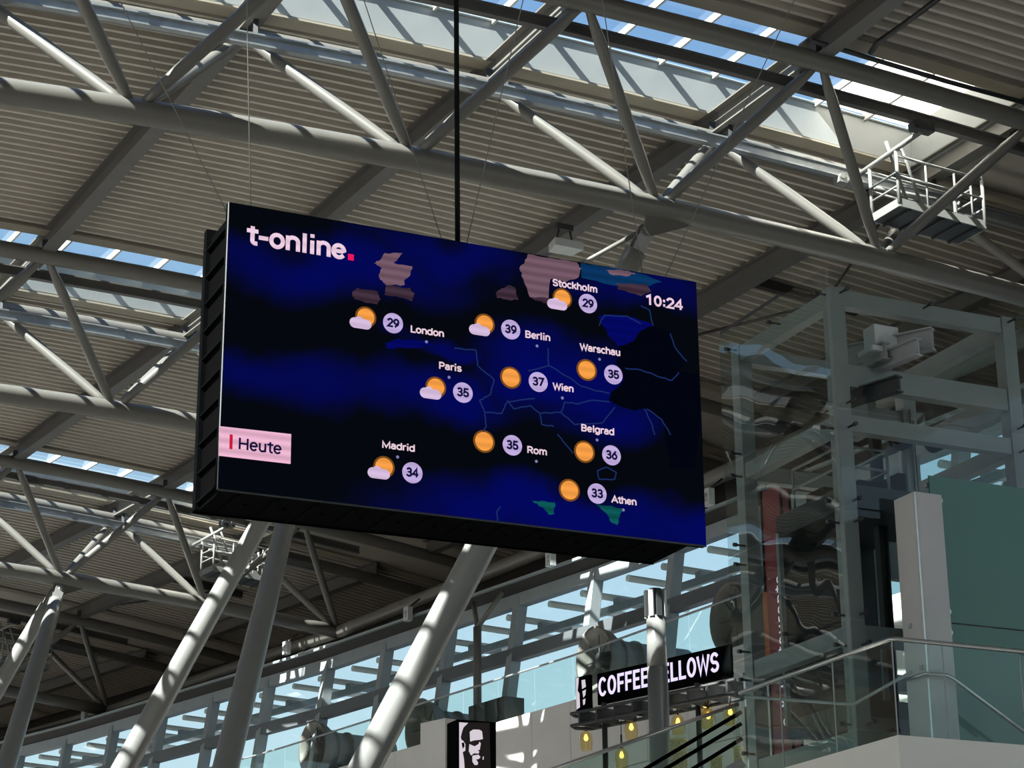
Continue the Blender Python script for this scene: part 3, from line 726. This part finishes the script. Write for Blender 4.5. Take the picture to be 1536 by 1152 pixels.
# ================================================================ gondolas on the maintenance rails
def gondola(i, k0, lab):
    E, A, B = fr(i); G = lambda k, b, z: pt(i, k, b, z)
    root = thing('maintenance_gondola', lab, 'gondola', G(k0, 0, 1.0), 'maintenance gondolas')
    for s in (1, -1):                                  # trolleys under both rails
        p = G(k0, s * 1.15, 2.06 if s == 1 else 2.16)
        mb = MB().box(p, A * .22, B * .1, Z * .07)
        for t in (-.15, .15): mb.tube([p + A * t - B * .12 + Z * .05, p + A * t + B * .12 + Z * .05], .06, 10)
        mb.build('trolley', 'char' if s == -1 else 'gond', root)
    MB().tube([G(k0, 1.3, 2.02), G(k0, -1.15, 2.10)], .05, 10).build('boom', 'gond', root)
    for kk in (k0, k0 + .42):
        MB().tube([G(kk, .42, 2.05), G(kk, .42, 1.0)], .035, 8).build('post', 'gond', root)
        MB().tube([G(kk, -.38, 2.05), G(kk, -.38, 1.0)], .035, 8).build('post', 'gond', root)
        for z in (1.35, 1.62): MB().tube([G(kk, .42, z), G(kk, -.38, z)], .022, 6).build('end_rail', 'gond', root)
    for kk in (k0 + .14, k0 + .28, k0 + .36): MB().tube([G(kk, -.38, 1.9), G(kk, -.38, 1.0)], .022, 6).build('post', 'gond', root)
    for b in (.42, -.38):
        for z in (1.55, 1.95): MB().tube([G(k0, b, z), G(k0 + .42, b, z)], .025, 6).build('side_rail', 'gond', root)
        a, c = G(k0, b, 1.02), G(k0 + .42, b, 1.02); MB().beam(a, c, .04, .16).build('kick_plate', 'gond', root)
    for kk in (k0, k0 + .42): MB().beam(G(kk, .42, 1.02), G(kk, -.38, 1.02), .04, .16).build('kick_plate', 'gond', root)
    mb = MB().prism([G(k0, .42, .94), G(k0 + .42, .42, .94), G(k0 + .42, -.38, .94), G(k0, -.38, .94)], Z * .03)
    for j in range(5): mb.beam(G(k0 + .05 + .08 * j, .42, .92), G(k0 + .05 + .08 * j, -.38, .92), .05, .04)
    mb.build('platform', 'char', root)
    mb = MB(); L0, L1 = G(k0 + .02, -.2, 2.3), G(k0 + .16, .1, 1.3)
    for o in (-.16, .16): mb.tube([L0 + A * o, L1 + A * o], .035, 8)
    for j in range(5): q = L0 + (L1 - L0) * (j + .5) / 5; mb.tube([q - A * .16, q + A * .16], .015, 6)
    mb.build('ladder', 'gond', root)
    mb = MB()
    mb.box(G(k0 + .36, 0, 1.15), A * .2, B * .14, Z * .14).tube([G(k0 + .3, -.3, 1.3), G(k0 + .42, .3, 1.75)], .03, 8).tube([G(k0 + .22, .3, 1.2), G(k0 + .4, -.2, 1.8)], .025, 8)
    mb.build('winch', 'gond', root)
    MB().tube([G(k0 + .1, .9, 1.95), G(k0 + .46, .7, 1.95)], .04, 8).build('cross_bar', 'gond', root)
gondola(0, 3.05, 'white railed maintenance gondola hanging under the skylight at upper right')
gondola(2, 3.0, 'small white gondola with ladder behind the columns under the screen')
gondola(3, 3.0, 'far white gondola behind the columns at the left edge')

# ================================================================ glass lift tower
LC = at(1245, 428, 26.0); LW, LD = 2.71, 2.39
lift = thing('lift_tower', 'tall glass lift tower with grey-green steel frame at right', 'lift', V(*(LC + AS * LW / 2 + BS * LD / 2)[:2], 0))
def lp(a, b, z): p = LC + AS * a + BS * b; return V(p[0], p[1], z)
for a, b in ((.1, .1), (LW - .1, .1), (.1, LD - .1), (LW - .1, LD - .1)):
    MB().beam(lp(a, b, .02), lp(a, b, 11.32), .19, .19, AS).build('corner_post', 'lsteel', lift)
for z, h, faces in ((11.2, .2, 'frbl'), (10.22, .28, 'fr'), (9.62, .2, 'frbl'), (7.08, .22, 'frbl'), (5.86, .24, 'frbl'), (3.0, .24, 'frbl')):
    seg = dict(f=((.2, .1), (LW - .2, .1)), l=((.1, .2), (.1, LD - .2)), b=((.2, LD - .1), (LW - .2, LD - .1)), r=((LW - .1, .2), (LW - .1, LD - .2)))
    for f in faces:
        p, q = seg[f]; MB().beam(lp(*p, z), lp(*q, z), .15, h).build('frame_beam', 'lsteel', lift)
zs = (11.5, 9.72, 8.52, 7.2, 5.95, 3.2)
for z1, z0 in zip(zs[:-1], zs[1:]):
    for a0, b0, a1, b1 in ((-.13, -.1, -.13, LD + .05), (-.1, -.13, LW + .1, -.13), (LW + .13, -.1, LW + .13, LD + .1)):
        vs = [lp(a0, b0, z0 + .01), lp(a1, b1, z0 + .01), lp(a1, b1, z1 - .01), lp(a0, b0, z1 - .01)]
        if a0 == -.1 and z0 > 9: continue                     # top of the front face stays open to the machinery
        MB().add(vs, [(0, 1, 2, 3)]).build('glass_panel', 'lift' if a0 == a1 else 'liftf', lift)
vs = [lp(-.1, -.13, 9.73), lp(LW + .1, -.13, 9.73), lp(LW + .1, -.13, 11.5), lp(-.1, -.13, 11.5)]
MB().add(vs, [(0, 1, 2, 3)]).build('glass_panel', 'liftf', lift)
MB().beam(lp(-.13, .9, 11.52), lp(-.13, LD, 11.52), .03, .03).build('glass_edge', 'char', lift)
for z in (11.25, 9.55, 9.85, 8.4, 8.65, 7.3, 6.95, 5.7, 6.05):
    for a, b, n in ((-.13, .12, AS), (-.13, LD - .15, AS), (.14, -.13, BS), (LW - .1, -.13, BS)) + (((-.13, LD / 2, AS), (LW / 2, -.13, BS)) if z in (11.25, 7.3) else ()):
        mb = MB(); p = lp(a, b, z); mb.tube([p - n * .035, p + n * .01], .026, 12).tube([p, p + n * .16], .014, 8); mb.build('glass_fixing', 'char', lift)
# machinery under the roof of the tower
def chan(p, q, z, h, m='lsteel'):
    a, b = onz(*p, z), onz(*q, z); return MB().ibeam(a, b, .12, h, .02, .02).build('machine_beam', m, lift)
chan((1250, 540), (1400, 508), 10.62, .28); chan((1310, 548), (1378, 520), 10.42, .22)
chan((1264, 560), (1330, 525), 10.5, .22); chan((1268, 600), (1350, 575), 10.0, .2, 'char')
p = onz(1322, 512, 10.7); MB().box(p + Z * .02, AS * .17, BS * .12, Z * .14).box(p + AS * .2 + Z * .0, AS * .06, BS * .1, Z * .08).box(p - Z * .16, AS * .24, BS * .16, Z * .03).build('motor_box', 'box', lift)
MB().box(lp(1.25, .7, 10.52), AS * .32, BS * .14, Z * .06).box(lp(1.25, .7, 10.46), AS * .36, BS * .18, Z * .02).build('damper_block', 'blacker', lift)
MB().box(lp(1.15, .75, 9.95), AS * .30, BS * .2, Z * .12).box(lp(.85, .75, 9.95), AS * .06, BS * .22, Z * .2).build('drive_unit', 'lsteel', lift)
pu = MB(); c = lp(1.22, .5, 9.72); d = BS
pu.lathe([(-.06, 0), (-.06, .15), (-.04, .17), (-.02, .14), (.02, .14), (.04, .17), (.06, .15), (.06, 0)], c, d, 24)
pu.lathe([(-.06, 0), (-.06, .13), (.06, .13), (.06, 0)], c + AS * .5, d, 20); pu.build('pulley', 'blacker', lift)
for a, b in ((1.35, .55), (1.12, .9), (1.62, .9)):
    MB().ibeam(lp(a, b, 1.0), lp(a, b, 10.1), .10, .13, .02, .03, AS).build('guide_rail', 'lsteel' if a == 1.35 else 'char', lift)
for j in range(6): MB().tube([lp(.42 + .05 * j, .8, 2), lp(.42 + .05 * j, .8, 10.0)], .008, 6).build('hoist_rope', 'wire', lift)
mb = MB()
for a, b in ((.35, .5), (1.0, .5), (.35, 1.6), (1.0, 1.6)): mb.tube([lp(a, b, 8.95), lp(a, b, 9.5)], .02, 6)
for z in (9.25, 9.5): mb.tube([lp(.35, .5, z), lp(1.0, .5, z), lp(1.0, 1.6, z), lp(.35, 1.6, z), lp(.35, .5, z)], .018, 6)
mb.build('car_guard_rail', 'lsteel', lift)
car = MB().box(lp(.98, 1.1, 8.82), AS * .72, BS * .8, Z * .14).box(lp(.98, 1.1, 6.3), AS * .72, BS * .8, Z * .1).build('lift_car', 'char', lift)
for a, b in ((.28, .32), (1.68, .32), (.28, 1.88), (1.68, 1.88)): MB().beam(lp(a, b, 6.35), lp(a, b, 8.75), .06, .06, AS).build('car_post', 'lsteel', car)
MB().box(lp(.98, 1.88, 7.5), AS * .7, BS * .02, Z * 1.2).build('car_wall', 'char', car)
MB().box(lp(.9, .6, 9.05), AS * .3, BS * .06, Z * .06).box(lp(1.3, .75, 9.15), AS * .12, BS * .2, Z * .12).box(lp(.6, 1.2, 9.05), AS * .2, BS * .2, Z * .08).build('door_operator', 'blacker', car)
MB().box(lp(1.75, 1.5, 8.7), AS * .14, BS * .05, Z * .5).box(lp(1.75, 1.5, 8.9), AS * .5, BS * .04, Z * .06).build('counterweight', 'lsteel', lift)

# landing in front of the lift: slab, balustrades, pillar, green glass
G = at(1338, 958, 23.0); GZ = 5.6; RH = 6.62
def gp(a, b, z): p = G + AS * a + BS * b; return V(p[0], p[1], z)
mb = MB().prism([gp(-.02, -.02, GZ - .75), gp(4.2, -.02, GZ - .75), gp(4.2, 1.46, GZ - .75), gp(.44, 1.46, GZ - .75), gp(.44, 3.2, GZ - .75), gp(-.02, 3.2, GZ - .75)], Z * .75)
struct(mb.build('trim_3', 'slab'), 'white edge of the landing slab in the lower right corner', 'slab edge')
gb = thing('balustrade', 'near glass balustrade with steel handrail around the landing at lower right', 'balustrade', gp(0, 0, GZ))
MB().tube([gp(0, 3.16, RH), gp(0, .05, RH), gp(.05, 0, RH), gp(1.62, 0, RH), gp(1.75, -.05, RH - .02), gp(2.6, -.15, RH - .5)], .026, 12).build('handrail', 'steel', gb)
for b0, b1 in ((.02, 1.15), (1.17, 2.25), (2.27, 3.14)):
    MB().add([gp(0, b0, GZ - .05), gp(0, b1, GZ - .05), gp(0, b1, RH - .02), gp(0, b0, RH - .02)], [(0, 1, 2, 3)]).build('glass_panel', 'bal', gb)
for a0, a1 in ((.02, .62), (.64, 1.62), (1.64, 2.6)):
    MB().add([gp(a0, 0, GZ - .05), gp(a1, 0, GZ - .05), gp(a1, 0, RH - .02), gp(a0, 0, RH - .02)], [(0, 1, 2, 3)]).build('glass_panel', 'bal', gb)
for a, b in ((0, 1.16), (0, 2.26), (.0, .01), (.63, 0), (1.63, 0)):
    MB().beam(gp(a, b, GZ), gp(a, b, RH - .03), .012, .012, AS).build('panel_edge', 'lsteel', gb)
P2 = onplane(1280, 1057, gp(.41, 0, 0), AS); P3 = onplane(1367, 1008, gp(.41, 0, 0), AS)
tag(MB().tube([gp(.03, 3.1, RH - .05), P2, P3], .02, 10).build('handrail', 'lsteel'), 'thin dark bent bar in front of the lift glass', 'handrail')  # dark tube along the bent line across the lift glass
# pillar
PT = onplane(1371, 737, gp(0, .75, 0), BS); px0 = lambda a, b, z: V(*(PT + AS * a + BS * b)[:2], z)
pil = thing('pillar', 'grey square sheet metal pillar in front of the lift and green glass', 'pillar', px0(.2, .2, GZ))
MB().prism([px0(0, 0, GZ), px0(.37, 0, GZ), px0(.37, .4, GZ), px0(0, .4, GZ)], Z * (PT[2] - GZ)).build('casing', 'pil', pil)
MB().beam(px0(0, 0, GZ + .01), px0(0, 0, PT[2] - .01), .02, .02, AS).build('corner_bead', 'steel', pil)
for b, z in ((.25, PT[2] - 1.5), (.1, PT[2] - 2.0)): MB().box(px0(.0, b, z), AS * .01, BS * .03, Z * .03).build('socket', 'lsteel', pil)
hz = PT[2] - 2.62
Hc = onplane(1397, 1011, px0(-.06, -.06, 0), BS)[2]
tag(MB().tube([px0(-.06, .32, Hc), px0(-.06, -.06, Hc), px0(.22, -.06, Hc), px0(.3, -.06, Hc - .03), px0(1.75, -.06, Hc - .88)], .022, 10).build('stair_handrail', 'steel'), 'steel stair handrail wrapping the grey pillar and sloping down to the right', 'handrail')
# frosted green glass wall right of the pillar
gz1 = onplane(1415, 716, px0(.37, .25, 0), BS)[2]
gw = thing('glass_screen', 'frosted green glass wall right of the grey pillar', 'glass wall', px0(1.6, .25, GZ))
zj = onplane(1430, 935, px0(.4, .25, 0), BS)[2]
for z0, z1 in ((GZ + .02, zj - .01), (zj + .01, gz1)):
    MB().prism([px0(.4, .25, z0), px0(2.6, .25, z0), px0(2.6, .25, z1), px0(.4, .25, z1)], BS * .02).build('glass_panel', 'green', gw)
for z in (zj + .12, zj - .12, gz1 - .3): MB().tube([px0(.5, .2, z), px0(.5, .3, z)], .035, 12).build('glass_fixing', 'steel', gw)
for z in (GZ + .1, zj, gz1 - .1): MB().beam(px0(.4, .32, z), px0(2.6, .32, z), .05, .05).build('support_rail', 'lsteel', gw)

# red banner behind the lift
b0 = at(1170, 725, 32.5); bw, bd = .15, .55; zb1 = b0[2]; zb0 = GZ - 1
bp = lambda a, b, z: V(*(b0 + AS * a + BS * b)[:2], z)
ban = thing('banner', 'tall dark red vertical sign seen through the lift glass', 'sign', bp(bw / 2, bd / 2, zb0))
MB().prism([bp(0, 0, zb0), bp(bw, 0, zb0), bp(bw, bd, zb0), bp(0, bd, zb0)], Z * (zb1 - zb0)).build('panel', 'red', ban)
for x, y in ((0, 0), (bw, 0), (0, bd)): MB().beam(bp(x, y, zb0), bp(x, y, zb1 + .02), .035, .035, AS).build('edge_trim', 'blacker', ban)
tb = onplane(1183, 1085, b0, BS)
strokes(MB(), 's & Restaurants', bp(-.012, .05, tb[2]), Z, BS, .22, None, .13, .16).build('lettering', 'face', ban)
strokes(MB(), 's & Restaurants', bp(bw - .02, -.012, tb[2]), Z, -AS, .11, 3.2, .2, .16).build('lettering', 'face', ban)
ob = at(1141, 945, 31)
tag(MB().box(V(ob[0], ob[1], ob[2]), AS * .1, BS * .06, Z * .55).build('panel_sign', 'orange'), 'narrow orange panel left of the red sign', 'sign')

# ================================================================ coffee bar below the gallery
s0 = at(899, 1046, 43.0); s1 = onz(1080, 1007.5, s0[2]); SD = unit(s1 - s0); SN = np.cross(SD, Z); SLEN = np.linalg.norm(s1 - s0)
if SN @ s0 > 0: SN = -SN
spn = lambda s, z, d=0: s0 + SD * s + Z * z + SN * d
hgt = abs(onplane(899, 1017, s0, SN)[2] - s0[2])
cs = thing('shop_sign', 'white lit coffee bar lettering on a dark canopy frame behind the mast', 'sign', V(*spn(SLEN / 2, 0)[:2], GZ))
MB().prism([spn(-.15, -.12, -.1), spn(SLEN + .2, -.12, -.1), spn(SLEN + .2, hgt + .12, -.1), spn(-.15, hgt + .12, -.1)], -SN * .06).build('back_board', 'black', cs)
strokes(MB(), 'COFFEE FELLOWS', spn(0, 0, .02), SD, Z, hgt, SLEN, .165, .13).build('lettering', 'letter', cs)
lb = MB().prism([spn(-.62, -.2, .05), spn(-.22, -.2, .05), spn(-.22, hgt + .1, .05), spn(-.62, hgt + .1, .05)], -SN * .08).build('logo_box', 'black', cs)
sq = lambda x, y: spn(-.62 + x * .40, -.2 + y * (hgt + .3), .055)
for poly in ([(.05, .98), (.25, .98), (.22, .8), (.15, .6), (.28, .5), (.3, .1), (.05, .05)], [(.45, .88), (.7, .88), (.75, .66), (.48, .62)], [(.5, .55), (.75, .58), (.7, .42), (.56, .36)], [(.52, .3), (.7, .32), (.66, .16), (.54, .14)]):
    MB().prism([sq(*p) for p in poly], SN * .004).build('logo_mark', 'face', lb)
for z in (-.28, -.52):
    MB().tube([spn(-.55, z, .25), spn(-.7, z, .0), spn(-.55, z, -.3), spn(SLEN + .6, z, -.3)], .035, 8).tube([spn(-.55, z, .25), spn(SLEN + .6, z, .25)], .035, 8).build('canopy_tube', 'char', cs)
for s in np.linspace(-.3, SLEN + .4, 9): MB().beam(spn(s, -.4, .28), spn(s, -.4, -.32), .05, .3).build('canopy_tie', 'char', cs)
for s, m in ((.03, 0), (1.3 * SLEN / 3, 0), (SLEN * .79, 0), (SLEN + .55, 0)):
    p = spn(s, -.1, -.1); MB().tube([V(p[0], p[1], GZ), p], .055, 10).build('post', 'char', cs)
# pendant lamps
LP = (((879, 1108), 'first pendant lamp from the left, under the lit sign'), ((947, 1092), 'amber pendant lamp between the left sign post and the mast'),
      ((932.5, 1134), 'lowest pendant lamp, left of the mast'), ((1017, 1084), 'pendant lamp just right of the mast'),
      ((1057.4, 1058), 'highest pendant lamp, under the right end of the lettering'), ((1062.4, 1075), 'pendant lamp directly below the highest one'), ((1095.4, 1069), 'rightmost pendant lamp beside the lift'))
for (x, y), lab in LP:
    c = onplane(x, y, s0 - SN * .25, SN); r = thing('pendant_lamp', lab, 'lamp', c - Z * .2, 'amber pendant lamps')
    MB().lathe([(-.24, .10), (-.22, .12), (-.05, .135), (.08, .12), (.14, .06), (.17, .045)], c, Z, 20).build('lamp_shade', 'amber', r)
    MB().lathe([(-.05, 0), (-.04, .03), (0, .05), (.05, .035), (.09, .02)], c, Z, 12).build('bulb', 'bulb', r)
    MB().tube([c + Z * .15, c + Z * .42], .02, 8).build('socket', 'char', r)
    MB().tube([c + Z * .4, V(c[0], c[1], s0[2] - .3)], .008, 6).build('cord', 'blacker', r)
# mast
mc = at(986, 1000, 38.0); mt = onplane(985, 925, mc, V(0, 1, 0))[2]
mast = thing('light_mast', 'silver round mast with a ring of glass prisms on top, before the lit sign', 'mast', V(mc[0], mc[1], GZ))
MB().lathe([(0, .185), (mc[2] - GZ - .02, .180), (mc[2] - GZ - .02, .172), (mc[2] - GZ, .172), (mc[2] - GZ, .178), (mt - GZ, .168), (mt - GZ, 0)], V(mc[0], mc[1], GZ), Z, 32).build('shaft', 'leg', mast)
MB().lathe([(0, .12), (.5, .12), (.5, 0)], V(mc[0], mc[1], mt), Z, 20).build('neck', 'char', mast)
for t in range(8):
    a = t * math.pi / 4 + .3; r = V(math.cos(a), math.sin(a), 0)
    MB().box(V(mc[0], mc[1], mt + .22) + r * .17, r * .03, np.cross(Z, r) * .045, Z * .24).build('lamp_prism', 'lsteel' if t % 2 else 'char', mast)
# lit portrait pylon
f0 = at(686, 1079, 41.0); FW = .80
fpn = lambda a, b, z: f0 + AS * a + BS * b + Z * z
pyl = thing('advert_pylon', 'dark box sign with a black and white portrait at the bottom centre', 'sign', V(*fpn(.4, .2, 0)[:2], GZ))
MB().prism([fpn(0, 0, 0), fpn(FW, 0, 0), fpn(FW, .5, 0), fpn(0, .5, 0)], Z * (GZ - f0[2])).build('casing', 'black', pyl)
FS = (FW / 59.0)
fq = lambda x, y, d=.012: onplane(640 + x / 7.58, 1000 + y / 7.58, f0 - BS * d, BS)
dk = MB().prism([fq(368, 630, .004), fq(715, 640, .004), fq(735, 1500, .004), fq(375, 1500, .004)], BS * .003).build('portrait_panel', mat('deep brown print', (30, 12, 14), .5, 0, 0), pyl)
for poly in ([(370, 632), (472, 640), (420, 690), (402, 740), (388, 800), (395, 832), (415, 842), (440, 880), (440, 955), (410, 972), (424, 1050), (432, 1152), (436, 1500), (372, 1500)],
             [(490, 740), (530, 714), (600, 716), (630, 735), (640, 822), (600, 832), (540, 838), (495, 852)],
             [(480, 960), (486, 880), (508, 890), (545, 905), (590, 880), (602, 852), (616, 872), (604, 945), (578, 955), (600, 965), (590, 988), (540, 984), (505, 1010)],
             [(520, 1012), (590, 1000), (612, 1030), (590, 1052), (562, 1052), (585, 1090), (580, 1116), (545, 1118), (520, 1080)], [(640, 1022), (650, 1022), (648, 1055), (636, 1058)]):
    MB().prism([fq(*p, .009) for p in poly], BS * .003).build('portrait_mark', 'face', dk)
MB().prism([fq(398, 868, .013), (fq(425, 860, .013)), fq(432, 905, .013), fq(410, 935, .013)], BS * .002).build('portrait_mark', 'black', dk)
k0 = at(668, 1077, 42.0); kd = unit(SD); 
kb = [k0, k0 - SD * 1.1 * 1.0]
tag(MB().prism([k0 + SN * .0, k0 - SD * .75, k0 - SD * .75 - SN * .5, k0 - SN * .5], Z * (GZ - k0[2])).build('service_pillar', 'wall'), 'plain light grey block directly left of the portrait sign', 'pillar')
# small tables of the bar: baskets
for (x0, x1, y0), lab in (((995, 1030, 1110), 'large woven basket behind the escalator rails, right of the mast'), ((1065, 1083, 1136), 'pale woven basket at the bottom edge near the lift'), ((1100, 1115, 1122), 'small woven basket beside the lift glass')):
    p, q = at(x0, y0, 41.5), at(x1, y0, 41.5); r = np.linalg.norm(q - p) / 2; c = (p + q) / 2
    t = thing('basket', lab, 'basket', V(c[0], c[1], GZ), 'woven baskets')
    H = c[2] - GZ
    MB().lathe([(0, r * .85), (H, r), (H + .01, r * .93), (H - .12, r * .9), (H - .12, 0)], V(c[0], c[1], GZ), Z, 24).build('woven_body', 'wicker', t)
    MB().tube([V(c[0], c[1], 0) + Z * (H + GZ) + V(math.cos(a), math.sin(a), 0) * r for a in np.linspace(0, 2 * math.pi, 25)], .02, 6).build('rim', 'wicker', t)
struct(MB().prism([V(-8, 36, GZ - .5), V(9, 30, GZ - .5), V(14, 46, GZ - .5), V(-12, 56, GZ - .5)], Z * .48).build('floor', 'slab'), 'floor slab of the coffee bar level', 'floor')
# escalator
esc = thing('escalator', 'escalator with dark handrails and glass sides rising right towards the lift', 'escalator', V(2, 30, GZ - 2))
ep = lambda x, y, d: onplane(x, y, V(0, d, 0), V(0, 1, 0))
e_ = lambda x0, y0, x1, y1, d: (ep(x0, y0, d) - (ep(x1, y1, d) - ep(x0, y0, d)) * .6, ep(x1, y1, d) + (ep(x1, y1, d) - ep(x0, y0, d)) * .0)
a, b = e_(840, 1150, 1108, 1056, 31.5); MB().tube([a, b], .03, 10).build('glass_top_rail', 'steel', esc)
MB().prism([a, b, b - Z * .9, a - Z * .9], V(0, .012, 0)).build('glass_side', 'bal', esc)
for x0, y0, x1, y1, d in ((972, 1151, 1112, 1068, 30.6), (1002, 1151, 1112, 1085.5, 30.2), (1043, 1151, 1113, 1108, 29.8)):
    a, b = e_(x0, y0, x1, y1, d); MB().beam(a, b, .08, .05).build('handrail', 'blacker', esc)
    MB().beam(a - Z * .72, b - Z * .72, .05, .14).build('skirt', 'lsteel', esc)

# ================================================================ small things under the roof
def onend(px, py, off):
    r = ray(px, py); best = None
    for u in np.arange(-.5, 3.2, .01):
        E, A, B = fr(u); e = E + A * off; t = (e[:2] @ r[:2]) / (r[:2] @ r[:2]); d = np.linalg.norm(r[:2] * t - e[:2])
        if best is None or d < best[0]: best = (d, EY + r * t, u)
    return best[1], best[2]
for (x, y), lab in (((826, 838), 'small pale speaker under the gutter, below the right part of the screen'), ((1063, 746), 'small pale speaker just right of the screen'), ((612, 921), 'small pale speaker left of the leaning centre column'), ((430, 972), 'small pale speaker right of the paired columns'), ((127, 1072), 'small pale speaker at far lower left under the gutter')):
    p, u = onend(x, y, -.8); E, A, B = fr(u); t = thing('wall_speaker', lab, 'speaker', p - Z * .2, 'speakers under the gutter')
    MB().box(p, B * .13, A * .08, Z * .2).build('housing', 'box', t)
    MB().box(p - A * .085 + Z * .04, B * .05, A * .008, Z * .05).box(p - A * .085 - Z * .07, B * .03, A * .008, Z * .03).build('grille', 'lsteel', t)
    MB().tube([p + Z * .18, p + Z * .5 + A * .4], .025, 8).build('bracket', 'char', t)
p, u = onend(716, 935, -1.0); q = V(p[0], p[1], ZG); E, A, B = fr(u)
yp = thing('forked_post', 'slim grey post forking at the top in front of the glazed wall', 'post', q)
MB().tube([q, p - Z * .1], .11, 12).build('shaft', 'tube', yp)
for d in (B * .75 + A * .35, -B * .75 + A * .35): MB().tube([p - Z * .12, p + d + Z * .75], .07, 10).build('fork_arm', 'tube', yp)
# floodlight on the roof beam above the screen
fl = at(847, 376, 42.5); E, A, B = fr(0)
ft = thing('floodlight', 'pale floodlight under a roof beam just above the screen', 'floodlight', fl)
MB().prism([fl - A * .32 - B * .2, fl + A * .32 - B * .2, fl + A * .25 + B * .2, fl - A * .25 + B * .2], Z * .16).build('housing', 'box', ft)
MB().tube([fl - A * .2 + Z * .1, fl - A * .1 + Z * .55], .02, 6).tube([fl + A * .2 + Z * .1, fl + A * .1 + Z * .55], .02, 6).box(fl + Z * .5, A * .18, B * .05, Z * .06).build('bracket', 'char', ft)
# sprinkler pipes, top right
zp = 19.35
mb = MB().tube([onz(1216, 60, zp), onz(1300, 86, zp), onz(1420, 122, zp), onz(1540, 155, zp)], .045, 8)
tag(mb.build('sprinkler_pipe', 'char'), 'dark pipe running along the near edge of the skylight at upper right', 'pipe')
mb = MB().tube([onz(1410, -4, zp + .1), onz(1362, 32, zp + .1), onz(1316, 64, zp + .1), onz(1305, 80, zp)], .05, 8)
tag(mb.build('sprinkler_pipe', 'char'), 'dark pipe crossing the near roof bay in the top right corner', 'pipe')
